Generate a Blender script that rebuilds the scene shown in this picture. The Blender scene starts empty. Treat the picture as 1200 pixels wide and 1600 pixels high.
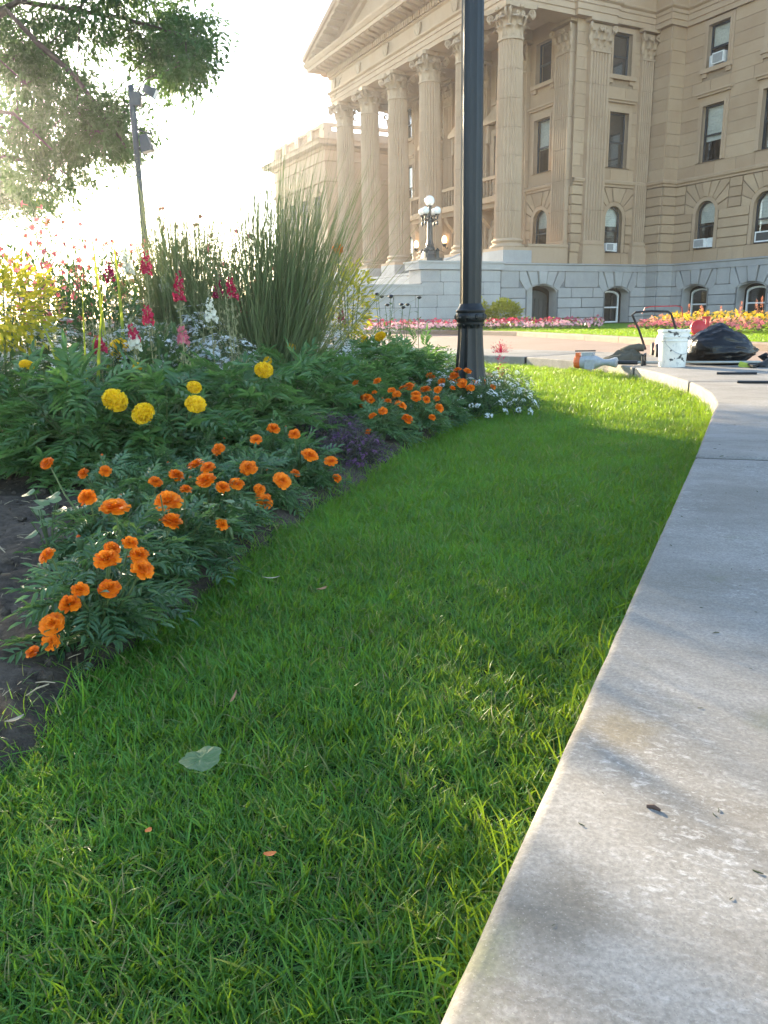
import bpy, bmesh, math, random
import numpy as np
from mathutils import Vector, Matrix, Euler, Quaternion
random.seed(11); RNG = np.random.default_rng(5)
R = math.radians
SC = bpy.context.scene
COL = SC.collection

# ------------------------------------------------------------------ camera, sky, sun, exposure
cam_d = bpy.data.cameras.new('camera'); cam = bpy.data.objects.new('camera', cam_d); COL.objects.link(cam)
pitch, roll = math.atan(309/1200), R(1.2)
fwd = Vector((0, math.cos(pitch), -math.sin(pitch))); up0 = Vector((0, math.sin(pitch), math.cos(pitch))); rt0 = Vector((1, 0, 0))
cr = rt0*math.cos(roll) - up0*math.sin(roll); cu = rt0*math.sin(roll) + up0*math.cos(roll)
mw = Matrix((cr, cu, -fwd)).transposed().to_4x4(); mw.translation = (0, 0, .68)
cam.matrix_world = mw
cam_d.sensor_fit = 'VERTICAL'; cam_d.sensor_height = 36; cam_d.sensor_width = 27; cam_d.lens = 27
cam_d.clip_start = .02; cam_d.clip_end = 2000
SC.camera = cam

SUN_AZ, SUN_EL = R(-29.5), R(14.0)
sun_vec = Vector((math.sin(SUN_AZ)*math.cos(SUN_EL), math.cos(SUN_AZ)*math.cos(SUN_EL), math.sin(SUN_EL)))
W = bpy.data.worlds.new('World'); SC.world = W; W.use_nodes = True
wn = W.node_tree.nodes; bg = wn['Background']
sky = wn.new('ShaderNodeTexSky'); sky.sky_type = 'NISHITA'; sky.sun_disc = False
sky.sun_elevation = SUN_EL; sky.sun_rotation = SUN_AZ
sky.altitude = 600; sky.air_density = 1.0; sky.dust_density = .8; sky.ozone_density = 1.0
W.node_tree.links.new(sky.outputs[0], bg.inputs[0]); bg.inputs[1].default_value = .15
sl = bpy.data.lights.new('sun', 'SUN'); sl.energy = 4.0; sl.angle = R(.53); sl.color = (1, .83, .57)
so = bpy.data.objects.new('sun', sl); COL.objects.link(so); so.rotation_euler = sun_vec.to_track_quat('Z', 'Y').to_euler(); so.location = (-20, 40, 20)
SC.view_settings.view_transform = 'Standard'; SC.view_settings.look = 'None'
SC.view_settings.exposure = 2.5; SC.view_settings.gamma = 1; SC.view_settings.use_curve_mapping = False
SC.render.engine = 'CYCLES'; SC.cycles.use_denoising = True
SC.cycles.max_bounces = 8; SC.cycles.diffuse_bounces = 4; SC.cycles.transmission_bounces = 5; SC.cycles.transparent_max_bounces = 12
SC.cycles.sample_clamp_indirect = 6

# ------------------------------------------------------------------ helpers: objects
def tag(o, label=None, cat=None, group=None, kind=None):
    if label: o['label'] = label
    if cat: o['category'] = cat
    if group: o['group'] = group
    if kind: o['kind'] = kind
    return o
def empty(name, loc=(0, 0, 0), rz=0, parent=None):
    o = bpy.data.objects.new(name, None); o.empty_display_size = .1; COL.objects.link(o); o.location = loc; o.rotation_euler = (0, 0, rz); o.parent = parent
    return o
def inst(name, me, parent=None, loc=(0, 0, 0), rot=(0, 0, 0), scl=(1, 1, 1)):
    o = bpy.data.objects.new(name, me); COL.objects.link(o); o.parent = parent; o.location = loc
    if isinstance(rot, Quaternion): o.rotation_euler = rot.to_euler()
    else: o.rotation_euler = rot
    o.scale = scl if hasattr(scl, '__len__') else (scl,)*3
    return o
class MB:
    def __init__(s): s.v = []; s.f = []; s.mi = []; s.var = []; s.cur = 0; s.cv = 0.
    def add(s, vs, fs, mi=None):
        k = len(s.v); s.v += [tuple(p) for p in vs]; s.f += [tuple(i+k for i in f) for f in fs]
        s.mi += [s.cur if mi is None else mi]*len(fs); s.var += [s.cv]*len(vs); return s
    def box(s, c, d, rot=None, taper=1.):
        x, y, z = d[0]/2, d[1]/2, d[2]/2
        vs = [Vector((a*x*(taper if b2 > 0 else 1), b*y*(taper if b2 > 0 else 1), b2*z)) for b2 in (-1, 1) for b in (-1, 1) for a in (-1, 1)]
        if rot is not None:
            m = rot.to_matrix() if not isinstance(rot, Matrix) else rot
            vs = [m @ v for v in vs]
        vs = [v+Vector(c) for v in vs]
        return s.add(vs, [(0, 2, 3, 1), (4, 5, 7, 6), (0, 1, 5, 4), (2, 6, 7, 3), (0, 4, 6, 2), (1, 3, 7, 5)])
    def tube(s, pts, rad, n=8, cap=True):
        pts = [Vector(p) for p in pts]; m = len(pts)
        if not hasattr(rad, '__len__'): rad = [rad]*m
        vs = []; prev = None
        for i, p in enumerate(pts):
            t = (pts[min(i+1, m-1)]-pts[max(i-1, 0)]).normalized()
            if prev is None:
                a = t.orthogonal().normalized()
            else:
                a = (prev-t*prev.dot(t))
                a = a.normalized() if a.length > 1e-6 else t.orthogonal().normalized()
            prev = a; b = t.cross(a)
            for k in range(n):
                w = 2*math.pi*k/n; vs.append(p+(a*math.cos(w)+b*math.sin(w))*rad[i])
        fs = [(i*n+k, i*n+(k+1) % n, (i+1)*n+(k+1) % n, (i+1)*n+k) for i in range(m-1) for k in range(n)]
        if cap: fs += [tuple(range(n-1, -1, -1)), tuple((m-1)*n+k for k in range(n))]
        return s.add(vs, fs)
    def lathe(s, prof, n=24, c=(0, 0, 0), m=None, ph=0):
        c = Vector(c); vs = []
        for r, z in prof:
            for k in range(n):
                a = 2*math.pi*k/n+ph; v = Vector((r*math.cos(a), r*math.sin(a), z)); vs.append((m @ v if m else v)+c)
        L = len(prof); fs = [(i*n+k, i*n+(k+1) % n, (i+1)*n+(k+1) % n, (i+1)*n+k) for i in range(L-1) for k in range(n)]
        fs += [tuple(range(n-1, -1, -1)), tuple((L-1)*n+k for k in range(n))]
        return s.add(vs, fs)
    def prism(s, poly, f0, f1):      # poly of 2-D points; f0, f1 map (p) -> 3-D for the two caps
        n = len(poly); vs = [f0(*p) for p in poly]+[f1(*p) for p in poly]
        return s.add(vs, [tuple(range(n-1, -1, -1)), tuple(range(n, 2*n))]+[(i, (i+1) % n, n+(i+1) % n, n+i) for i in range(n)])
    def mesh(s, name, mats, smooth=False, var=False, fix=False):
        me = bpy.data.meshes.new(name); me.from_pydata(s.v, [], s.f)
        if not isinstance(mats, (list, tuple)): mats = [mats]
        for m in mats: me.materials.append(m)
        if len(mats) > 1: me.polygons.foreach_set('material_index', s.mi)
        if smooth: me.polygons.foreach_set('use_smooth', [True]*len(s.f))
        if var:
            a = me.attributes.new('var', 'FLOAT', 'POINT'); a.data.foreach_set('value', s.var)
        if fix:
            bm = bmesh.new(); bm.from_mesh(me); bmesh.ops.recalc_face_normals(bm, faces=bm.faces); bm.to_mesh(me); bm.free()
        me.update(); return me
    def build(s, name, mats, parent=None, loc=(0, 0, 0), rot=(0, 0, 0), smooth=False, var=False, fix=True):
        return inst(name, s.mesh(name, mats, smooth, var, fix), parent, loc, rot)
def auto_smooth(me, ang=40):
    me.polygons.foreach_set('use_smooth', [True]*len(me.polygons))
    try: me.set_sharp_from_angle(angle=R(ang))
    except Exception: pass
def U(a, b): return random.uniform(a, b)

# ------------------------------------------------------------------ helpers: materials
class NT:
    def __init__(s, name):
        s.m = bpy.data.materials.new(name); s.m.use_nodes = True; s.t = s.m.node_tree; s.n = s.t.nodes; s.b = s.n['Principled BSDF']; s.out = s.n['Material Output']
        s._pos = None
    def new(s, ty, **k):
        n = s.n.new(ty)
        for a, v in k.items(): setattr(n, a, v)
        return n
    def ln(s, a, b): s.t.links.new(a, b)
    def put(s, sock, v):
        if isinstance(v, bpy.types.NodeSocket): s.ln(v, sock)
        elif isinstance(v, (tuple, list)) and len(v) == 3 and sock.type == 'RGBA': sock.default_value = (*v, 1)
        else: sock.default_value = v
    def pos(s):
        if s._pos is None: s._pos = s.new('ShaderNodeNewGeometry').outputs['Position']
        return s._pos
    def vscale(s, v, sc):
        n = s.new('ShaderNodeVectorMath', operation='MULTIPLY'); s.put(n.inputs[0], v); n.inputs[1].default_value = sc; return n.outputs[0]
    def noise(s, scale, detail=4, rough=.6, vec=None, dist=0):
        n = s.new('ShaderNodeTexNoise'); n.inputs['Scale'].default_value = scale; n.inputs['Detail'].default_value = detail; n.inputs['Roughness'].default_value = rough; n.inputs['Distortion'].default_value = dist
        s.ln(vec if vec is not None else s.pos(), n.inputs['Vector']); return n.outputs['Fac']
    def ramp(s, v, lo, hi, a=0., b=1.):
        n = s.new('ShaderNodeMapRange'); s.put(n.inputs[0], v); n.inputs[1].default_value = lo; n.inputs[2].default_value = hi; n.inputs[3].default_value = a; n.inputs[4].default_value = b; return n.outputs[0]
    def math(s, op, a, b=0.):
        n = s.new('ShaderNodeMath', operation=op); s.put(n.inputs[0], a); s.put(n.inputs[1], b); return n.outputs[0]
    def mix(s, f, a, b, mode='MIX'):
        n = s.new('ShaderNodeMix', data_type='RGBA', blend_type=mode); s.put(n.inputs[0], f); s.put(n.inputs[6], a); s.put(n.inputs[7], b); return n.outputs[2]
    def rnd(s): return s.new('ShaderNodeObjectInfo').outputs['Random']
    def attr(s, name='var'): return s.new('ShaderNodeAttribute', attribute_name=name).outputs['Fac']
    def bump(s, h, strength=.3, dist=.01):
        n = s.new('ShaderNodeBump'); n.inputs['Strength'].default_value = strength; n.inputs['Distance'].default_value = dist; s.ln(h, n.inputs['Height']); s.ln(n.outputs[0], s.b.inputs['Normal'])
    def fin(s, color=None, rough=.6, spec=.3, metal=0.):
        if color is not None: s.put(s.b.inputs['Base Color'], color)
        s.put(s.b.inputs['Roughness'], rough); s.b.inputs['Specular IOR Level'].default_value = spec; s.b.inputs['Metallic'].default_value = metal
        return s.m
def m_plain(name, c, rough=.5, spec=.4, metal=0., var=.12, scale=12, bump=0.):
    t = NT(name); f = t.noise(scale, 4)
    col = t.mix(t.ramp(f, .3, .7), tuple(x*(1-var) for x in c), tuple(min(1, x*(1+var)) for x in c))
    if bump: t.bump(t.noise(scale*6, 3), bump, .004)
    return t.fin(col, rough, spec, metal)
def m_stone(name, c, c2, stain, rough=.85, tint=.16, s1=.7, s2=22, bump=.35):
    t = NT(name); r = t.rnd()
    col = t.mix(t.ramp(t.noise(s1, 5, .65), .32, .68), c, c2)
    col = t.mix(t.ramp(r, 0, 1, 0, 1), t.mix(tint, col, (c[0]*.62, c[1]*.55, c[2]*.5)), t.mix(tint, col, (c2[0]*1.25, c2[1]*1.25, c2[2]*1.2)))
    v = t.vscale(t.pos(), (1, 1, .12))
    col = t.mix(t.ramp(t.noise(2.2, 6, .7, v), .55, .85, 0, .45), col, stain)
    fine = t.noise(s2, 5, .7)
    col = t.mix(t.ramp(fine, .25, .75, 0, .28), col, (c[0]*.7, c[1]*.68, c[2]*.64))
    t.bump(fine, bump, .02)
    return t.fin(col, rough, .2)
def m_leaf(name, dark, light, trans=.4, tcol=None, rough=.45, spec=.35, scale=9):
    t = NT(name)
    f = t.math('ADD', t.math('MULTIPLY', t.rnd(), .55), t.math('MULTIPLY', t.attr(), .9))
    f = t.math('ADD', f, t.ramp(t.noise(scale, 3), .3, .7, -.25, .25))
    col = t.mix(t.ramp(f, 0, 1), dark, light)
    t.fin(col, rough, spec)
    tr = t.new('ShaderNodeBsdfTranslucent'); tc = tcol or (light[0]*1.5, light[1]*1.5, light[2]*.6)
    t.ln(t.mix(.65, col, tc), tr.inputs[0])
    mx = t.new('ShaderNodeMixShader'); mx.inputs[0].default_value = trans
    t.ln(t.b.outputs[0], mx.inputs[1]); t.ln(tr.outputs[0], mx.inputs[2]); t.ln(mx.outputs[0], t.out.inputs[0])
    return t.m
MT = {}
MT['sand'] = m_stone('sandstone', (.39, .265, .165), (.46, .335, .22), (.25, .185, .125), tint=.24)
MT['sand2'] = m_stone('sandstone_smooth', (.41, .285, .182), (.47, .345, .235), (.25, .185, .125), tint=.08)
MT['granite'] = m_stone('granite', (.33, .325, .315), (.44, .43, .415), (.24, .23, .23), s1=1.1, s2=60, bump=.25)
MT['carve'] = m_stone('carved_sandstone', (.40, .285, .185), (.48, .365, .255), (.22, .17, .12), tint=.04)
MT['joint'] = m_plain('mortar', (.30, .22, .15), .9, .1)
MT['gjoint'] = m_plain('granite_joint', (.19, .19, .195), .9, .1)
MT['frame_dark'] = m_plain('dark_window_frame', (.025, .03, .035), .4)
MT['frame_white'] = m_plain('white_window_frame', (.72, .72, .70), .45)
MT['room'] = m_plain('room_interior', (.06, .055, .05), .9, .1)
MT['blind'] = m_plain('window_blind', (.80, .82, .78), .8, .2)
MT['curtain'] = m_plain('curtain', (.30, .25, .19), .9, .1, scale=6)
MT['black'] = m_plain('black_paint', (.008, .009, .010), .42, .35, scale=30, bump=.06)
MT['iron'] = m_plain('dark_bronze_paint', (.02, .022, .022), .4, .5)
MT['door'] = m_plain('dark_door_paint', (.035, .04, .04), .55)
MT['white_metal'] = m_plain('white_metal', (.72, .72, .70), .45)
MT['grill'] = m_plain('grey_grille', (.30, .31, .31), .6)
def m_glass():
    t = NT('window_glass'); fr = t.new('ShaderNodeFresnel'); fr.inputs[0].default_value = 1.5
    tr = t.new('ShaderNodeBsdfTransparent'); tr.inputs[0].default_value = (.88, .9, .88, 1)
    gl = t.new('ShaderNodeBsdfGlossy'); gl.inputs['Roughness'].default_value = .02
    mx = t.new('ShaderNodeMixShader'); t.ln(t.ramp(fr.outputs[0], 0, 1, .1, 1.), mx.inputs[0]); t.ln(tr.outputs[0], mx.inputs[1]); t.ln(gl.outputs[0], mx.inputs[2]); t.ln(mx.outputs[0], t.out.inputs[0])
    return t.m
MT['glass'] = m_glass()
def m_emit(name, c, s):
    t = NT(name); t.fin(c, .3, .5); t.b.inputs['Emission Color'].default_value = (*c, 1); t.b.inputs['Emission Strength'].default_value = s; return t.m
MT['globe'] = m_plain('opal_globe', (.86, .85, .82), .25, .5, var=.02)
MT['globe_lit'] = m_emit('lit_sconce_glass', (1, .72, .38), 2.2)
# ------------------------------------------------------------------ the building
BO = Vector((5.399, 34.0, 0)); BRZ = R(-62.5)
bld = empty('government_building', BO, BRZ)
tag(bld, 'large sandstone building with columned portico, pediment and grey granite base', 'building')
def pm(pl, u, z, d):                       # wall planes: F faces the forecourt (-y), S faces the camera side (+x)
    return (u, pl[1]-d, z) if pl[0] == 'F' else (pl[1]+d, u, z)
def box_on(mb, pl, u0, u1, z0, z1, d0, d1):
    a = pm(pl, u0, z0, d0); b = pm(pl, u1, z1, d1)
    mb.box([(a[i]+b[i])/2 for i in range(3)], [abs(a[i]-b[i]) for i in range(3)])
def unit_block(name, mat, bev):
    bm = bmesh.new(); bmesh.ops.create_cube(bm, size=1); bmesh.ops.bevel(bm, geom=bm.edges[:], offset=bev, segments=1, affect='EDGES')
    me = bpy.data.meshes.new(name); bm.to_mesh(me); bm.free(); me.materials.append(mat); return me
BLK = {'ashlar_block': unit_block('ashlar_block', MT['sand'], .012), 'rusticated_block': unit_block('rusticated_block', MT['sand'], .06), 'granite_block': unit_block('granite_block', MT['granite'], .05)}
def block_on(parent, name, pl, u0, u1, z0, z1, d0, d1):
    a = pm(pl, u0, z0, d0); b = pm(pl, u1, z1, d1)
    return inst(name, BLK[name], parent, [(a[i]+b[i])/2 for i in range(3)], (0, 0, 0), [max(abs(a[i]-b[i]), .01) for i in range(3)])
def subtract(a, b, cuts):
    segs = [(a, b)]
    for c0, c1 in cuts:
        out = []
        for s0, s1 in segs:
            if c1 <= s0 or c0 >= s1: out.append((s0, s1)); continue
            if c0 > s0: out.append((s0, c0))
            if c1 < s1: out.append((c1, s1))
        segs = out
    return segs
def masonry(parent, name, pl, u0, u1, z0, z1, course, length, holes, gap, d0, d1):
    n = max(1, round((z1-z0)/course)); ch = (z1-z0)/n
    for i in range(n):
        za, zb = z0+i*ch, z0+(i+1)*ch
        cuts = [(h[0], h[1]) for h in holes if min(zb, h[3])-max(za, h[2]) > .25*ch]
        for s0, s1 in subtract(u0, u1, cuts):
            L = s1-s0
            if L < .06: continue
            k = max(1, round(L/length)); st = L/k; off = (st*.5 if i % 2 and k > 1 else 0)
            edges = [s0]+[s0+st*j+off+U(-.1, .1)*st for j in range(0 if off else 1, k)]+[s1]
            for e0, e1 in zip(edges, edges[1:]):
                if e1-e0 < .05: continue
                block_on(parent, name, pl, e0+gap/2, e1-gap/2, za+gap/2, zb-gap/2, d0, d1+U(-.004, .004))
def backing(parent, name, pl, u0, u1, z0, z1, holes, depth, mat, rev):
    us = sorted({u0, u1, *[min(max(h[k], u0), u1) for h in holes for k in (0, 1)]}); zs = sorted({z0, z1, *[min(max(h[k], z0), z1) for h in holes for k in (2, 3)]})
    mb = MB()
    for a, b in zip(us, us[1:]):
        for c, d in zip(zs, zs[1:]):
            um, zm = (a+b)/2, (c+d)/2
            if any(h[0] < um < h[1] and h[2] < zm < h[3] for h in holes): continue
            mb.add([pm(pl, a, c, 0), pm(pl, b, c, 0), pm(pl, b, d, 0), pm(pl, a, d, 0)], [(0, 1, 2, 3)], 0)
    for h in holes:                          # reveals
        q = [(h[0], h[2]), (h[1], h[2]), (h[1], h[3]), (h[0], h[3])]
        for i in range(4):
            p, r = q[i], q[(i+1) % 4]
            mb.add([pm(pl, *p, 0.06), pm(pl, *r, 0.06), pm(pl, *r, -depth), pm(pl, *p, -depth)], [(0, 1, 2, 3)], 1)
    return mb.build(name, [mat, rev], parent, fix=False)
def arc_pts(c, zs, r, a0, a1, n, ry=None):
    ry = ry or r
    return [(c+r*math.cos(R(a0+(a1-a0)*i/n)), zs+ry*math.sin(R(a0+(a1-a0)*i/n))) for i in range(n+1)]
def opening_top(c, w, z1, kind):             # outline of the head from right springing to left springing
    if kind == 'round': return arc_pts(c, z1-w/2, w/2, 0, 180, 14)
    if kind == 'seg': h = w*.2; return arc_pts(c, z1-h, w/2, 0, 180, 10, h)
    return [(c+w/2, z1), (c-w/2, z1)]
def arch_spandrel(parent, pl, c, w, z1, kind, mat, depth, proud):
    top = opening_top(c, w, z1, kind); k = len(top)//2; mb = MB(); zs = top[0][1]
    for half, cx in ((top[:k+1], c+w/2), (top[k:], c-w/2)):
        poly = [(cx, z1+.001)]+list(half)
        mb.prism(poly, lambda u, z: pm(pl, u, z, proud), lambda u, z: pm(pl, u, z, -depth))
    return mb.build('arch_spandrel', mat, parent)
def window(parent, pl, c, w, z0, z1, kind='flat', style='dark', blind=0., bcol='blind', set_back=.13, curtain=False, shade_mat=None):
    fm = MT['frame_white'] if style == 'white' else MT['frame_dark']
    top = opening_top(c, w, z1, kind); fw = .07
    outer = [(c-w/2, z0), (c+w/2, z0)]+top
    cz = (z0+z1)/2; inner = [(c+(u-c)*(1-2*fw/w), cz+(z-cz)*(1-2*fw/(z1-z0))) for u, z in outer]
    mb = MB(); n = len(outer)
    for dA, dB in ((-set_back, -set_back-.07),):
        vs = [pm(pl, *p, dA) for p in outer]+[pm(pl, *p, dA) for p in inner]+[pm(pl, *p, dB) for p in inner]
        mb.add(vs, [(i, (i+1) % n, n+(i+1) % n, n+i) for i in range(n)]+[(n+i, n+(i+1) % n, 2*n+(i+1) % n, 2*n+i) for i in range(n)])
    zm = z0+(z1-z0)*.48
    box_on(mb, pl, c-w/2+fw, c+w/2-fw, zm-.03, zm+.03, -set_back-.06, -set_back+.015)
    f = mb.build('window', fm, parent)
    g = MB(); low = [(c-w/2+fw, z0+fw), (c+w/2-fw, z0+fw), (c+w/2-fw, zm), (c-w/2+fw, zm)]
    for nm, poly, dd in (('lower', low, -.05), ('upper', [(c-w/2+fw, zm), (c+w/2-fw, zm)]+[p for p in inner[2:]], -.02)):
        p = MB(); p.add([pm(pl, *q, -set_back+dd) for q in poly], [tuple(range(len(poly)))]); p.build('pane', MT['glass'], f, fix=False)
    # room behind the glass
    rm = MB(); D = 1.1; a, b, z_lo, z_hi = c-w/2-.1, c+w/2+.1, z0-.05, z1+.05; s = -set_back-.1
    q = [pm(pl, a, z_lo, s), pm(pl, b, z_lo, s), pm(pl, b, z_hi, s), pm(pl, a, z_hi, s), pm(pl, a, z_lo, s-D), pm(pl, b, z_lo, s-D), pm(pl, b, z_hi, s-D), pm(pl, a, z_hi, s-D)]
    rm.add(q, [(4, 5, 6, 7), (0, 1, 5, 4), (3, 2, 6, 7), (0, 4, 7, 3), (1, 2, 6, 5)]); rm.build('room', MT['room'], f, fix=False)
    if blind:
        bb = MB(); zb = z1-(z1-z0)*blind; k = 10
        for i in range(k):
            h = (z1-zb)/k; box_on(bb, pl, c-w/2+.05, c+w/2-.05, zb+i*h+.004, zb+(i+1)*h, -set_back-.13, -set_back-.115+.006*(i % 2))
        bb.build('blind', MT[bcol], f)
    if curtain:
        cb = MB()
        for sgn in (-1, 1):
            pts = [(c+sgn*(w/2-.02-i*.045), -set_back-.2+.03*math.sin(i*2.1)) for i in range(6)]
            for (ua, da), (ub, db) in zip(pts, pts[1:]):
                cb.add([pm(pl, ua, z0, da), pm(pl, ub, z0, db), pm(pl, ub, z1, db), pm(pl, ua, z1, da)], [(0, 1, 2, 3)])
        cb.build('curtain', MT['curtain'], f, fix=False)
    return f
def surround(parent, pl, c, w, z0, z1, bw=.2, proud=.07, sill=True, hood=False):
    mb = MB()
    for (e, d) in ((bw, proud), (bw*.45, proud+.03)):
        box_on(mb, pl, c-w/2-e, c-w/2, z0, z1, -.02, d); box_on(mb, pl, c+w/2, c+w/2+e, z0, z1, -.02, d); box_on(mb, pl, c-w/2-e, c+w/2+e, z1, z1+e, -.02, d)
    mb.build('window_surround', MT['sand2'], parent)
    if sill:
        s = MB(); box_on(s, pl, c-w/2-bw-.05, c+w/2+bw+.05, z0-.16, z0, -.2, proud+.1); box_on(s, pl, c-w/2-bw+.02, c-w/2+.05, z0-.32, z0-.16, -.02, proud+.03); box_on(s, pl, c+w/2-.05, c+w/2+bw-.02, z0-.32, z0-.16, -.02, proud+.03)
        s.build('sill', MT['sand2'], parent)
    if hood:
        s = MB(); box_on(s, pl, c-w/2-bw, c+w/2+bw, z1+bw, z1+bw+.16, -.02, .05); box_on(s, pl, c-w/2-bw-.08, c+w/2+bw+.08, z1+bw+.16, z1+bw+.25, -.02, .16); box_on(s, pl, c-w/2-bw-.14, c+w/2+bw+.14, z1+bw+.25, z1+bw+.33, -.02, .22)
        s.build('window_hood', MT['sand2'], parent)
def archivolt(parent, pl, c, w, z0, z1, mat, bw=.17, proud=.06):
    r = w/2; zs = z1-r; mb = MB()
    inn = [(c+r, z0)]+arc_pts(c, zs, r, 0, 180, 14)+[(c-r, z0)]; out = [(c+r+bw, z0)]+arc_pts(c, zs, r+bw, 0, 180, 14)+[(c-r-bw, z0)]
    n = len(inn)
    vs = [pm(pl, *p, proud) for p in inn]+[pm(pl, *p, proud) for p in out]+[pm(pl, *p, -.1) for p in inn]+[pm(pl, *p, -.02) for p in out]
    fs = []
    for i in range(n-1): fs += [(i, i+1, n+i+1, n+i), (2*n+i, 2*n+i+1, i+1, i), (n+i, n+i+1, 3*n+i+1, 3*n+i)]
    mb.add(vs, fs); return mb.build('window_surround', mat, parent)
def fan(parent, pl, c, zc, r0, rect, angs, d0, d1, mat, name='voussoir'):   # wedge stones from radius r0 out to a rectangle
    u0, u1, z0, z1 = rect
    def hit(a):
        dx, dz = math.cos(R(a)), math.sin(R(a)); t = 1e9
        if dx > 1e-6: t = min(t, (u1-c)/dx)
        if dx < -1e-6: t = min(t, (u0-c)/dx)
        if dz > 1e-6: t = min(t, (z1-zc)/dz)
        return (c+dx*t, zc+dz*t)
    for a0, a1 in zip(angs, angs[1:]):
        g = .9; b0, b1 = a0+g, a1-g
        p = [(c+r0*math.cos(R(b0)), zc+r0*math.sin(R(b0))), hit(b0)]
        for (cu_, cz_) in ((u1, z1), (u0, z1)):
            ca = math.degrees(math.atan2(cz_-zc, cu_-c))
            if b0 < ca < b1: p.append((cu_, cz_))
        p += [hit(b1), (c+r0*math.cos(R(b1)), zc+r0*math.sin(R(b1)))]
        mid = [(sum(q[0] for q in p)/len(p), sum(q[1] for q in p)/len(p))]*len(p)
        ins = [(q[0]+(m[0]-q[0])*.06, q[1]+(m[1]-q[1])*.06) for q, m in zip(p, mid)]
        mb = MB(); n = len(p); dd = d1+(.05 if abs((a0+a1)/2-90) < 4 else 0)
        vs = [pm(pl, *q, d0) for q in p]+[pm(pl, *q, dd-.03) for q in p]+[pm(pl, *q, dd) for q in ins]
        mb.add(vs, [(i, (i+1) % n, n+(i+1) % n, n+i) for i in range(n)]+[(n+i, n+(i+1) % n, 2*n+(i+1) % n, 2*n+i) for i in range(n)]+[tuple(range(2*n, 3*n))])
        mb.build(name, mat, parent)
def sweep(name, prof, path, mat, parent, closed_top=True):
    pts = [Vector((p[0], p[1])) for p in path]; m = len(pts); L = len(prof); vs = []
    for i, p in enumerate(pts):
        if 0 < i < m-1:
            d0 = (pts[i]-pts[i-1]).normalized(); d1 = (pts[i+1]-pts[i]).normalized(); n0 = Vector((d0.y, -d0.x)); n1 = Vector((d1.y, -d1.x)); nn = (n0+n1); nn = nn/max(nn.dot(n0), .2)
        else:
            d = (pts[1]-pts[0] if i == 0 else pts[-1]-pts[-2]).normalized(); nn = Vector((d.y, -d.x))
        for o, z in prof: q = p+nn*o; vs.append((q.x, q.y, z))
    fs = [(i*L+k, (i+1)*L+k, (i+1)*L+k+1, i*L+k+1) for i in range(m-1) for k in range(L-1)]
    mb = MB(); mb.add(vs, fs); return mb.build(name, mat, parent, fix=False)

# ---- wall planes (x toward the camera side, y inward)
WR, PY, PX, WY, BY = .35, 7.36, 1.35, 8.2, 3.15
ZG, ZB, ZBELT, ZA = 2.62, 3.12, 6.03, 12.15
XS, XE = 1.35, 15.0
wing_c = [3.08, 5.95, 8.82, 11.7]
UPW = (1.05, 10.28, 11.9); MDW = (1.08, 6.66, 8.86); ARW = (1.0, 3.14, 5.1)
def holes_for(cs):
    return [h for c in cs for h in ((c-UPW[0]/2, c+UPW[0]/2, UPW[1], UPW[2]), (c-MDW[0]/2, c+MDW[0]/2, MDW[1], MDW[2]), (c-ARW[0]/2, c+ARW[0]/2, ARW[1], ARW[2]))]
def wall_run(name, pl, u0, u1, cs, blocks_to=None, win=True, rust=True, ash=True, bmat='joint'):
    hs = holes_for(cs)
    w = backing(bld, name, pl, u0, u1, ZG-.3, 14.0, hs, .3, MT[bmat], MT['sand2'])
    bt = blocks_to or u1
    if bt < u1:
        fl = MB(); box_on(fl, pl, bt, u1, ZG, 14.0, 0, .03)
    if ash:
        cut = []
        for c in cs:
            cut += [(c-UPW[0]/2-.2, c+UPW[0]/2+.2, UPW[1]-.16, UPW[2]+.2), (c-MDW[0]/2-.2, c+MDW[0]/2+.2, MDW[1]-.02, MDW[2]+.5)]
        masonry(w, 'ashlar_block', pl, u0, bt, ZBELT+.12, ZA, .46, 1.0, cut, .012, -.02, .03)
        masonry(w, 'ashlar_block', pl, u0, bt, ZG, ZB, .5, 1.3, [], .012, -.02, .05)
    if rust:
        cut = []
        for c in cs: cut += [(c-.68, c+.68, ZB, 4.62), (c-1.12, c+1.12, 4.62, 5.85)]
        masonry(w, 'rusticated_block', pl, u0, bt, ZB, 5.85, .405, 1.5, cut, .045, -.02, .075)
        for c in cs:
            if c > bt: continue
            fan(w, pl, c, 4.6, .67, (c-1.12+.02, c+1.12-.02, 4.62, 5.84), [2, 24, 44, 62, 80, 100, 118, 136, 156, 178], -.02, .075, MT['sand'])
    for i, c in enumerate(cs):
        arch_spandrel(w, pl, c, ARW[0], ARW[2], 'round', MT['sand2'], .3, .02)
        archivolt(w, pl, c, ARW[0], ARW[1], ARW[2], MT['sand2'])
        surround(bld, pl, c, UPW[0], UPW[1], UPW[2]); surround(bld, pl, c, MDW[0], MDW[1], MDW[2], sill=False, hood=True)
    return w
# wing facing the forecourt
wl = wall_run('wing_wall', ('F', WY), XS, XE, wing_c, 9.2)
# plain inner piers and returns
wp = wall_run('pier_wall', ('F', PY), WR, PX, []); wp2 = wall_run('pier_wall', ('S', PX), PY, WY, [])
wr = wall_run('portico_side_wall', ('S', WR), BY-.1, PY, [5.5])
wb = wall_run('portico_back_wall', ('F', BY), -15.85, WR, [-1.75, -13.75], rust=True, ash=False, bmat='sand')
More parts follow.
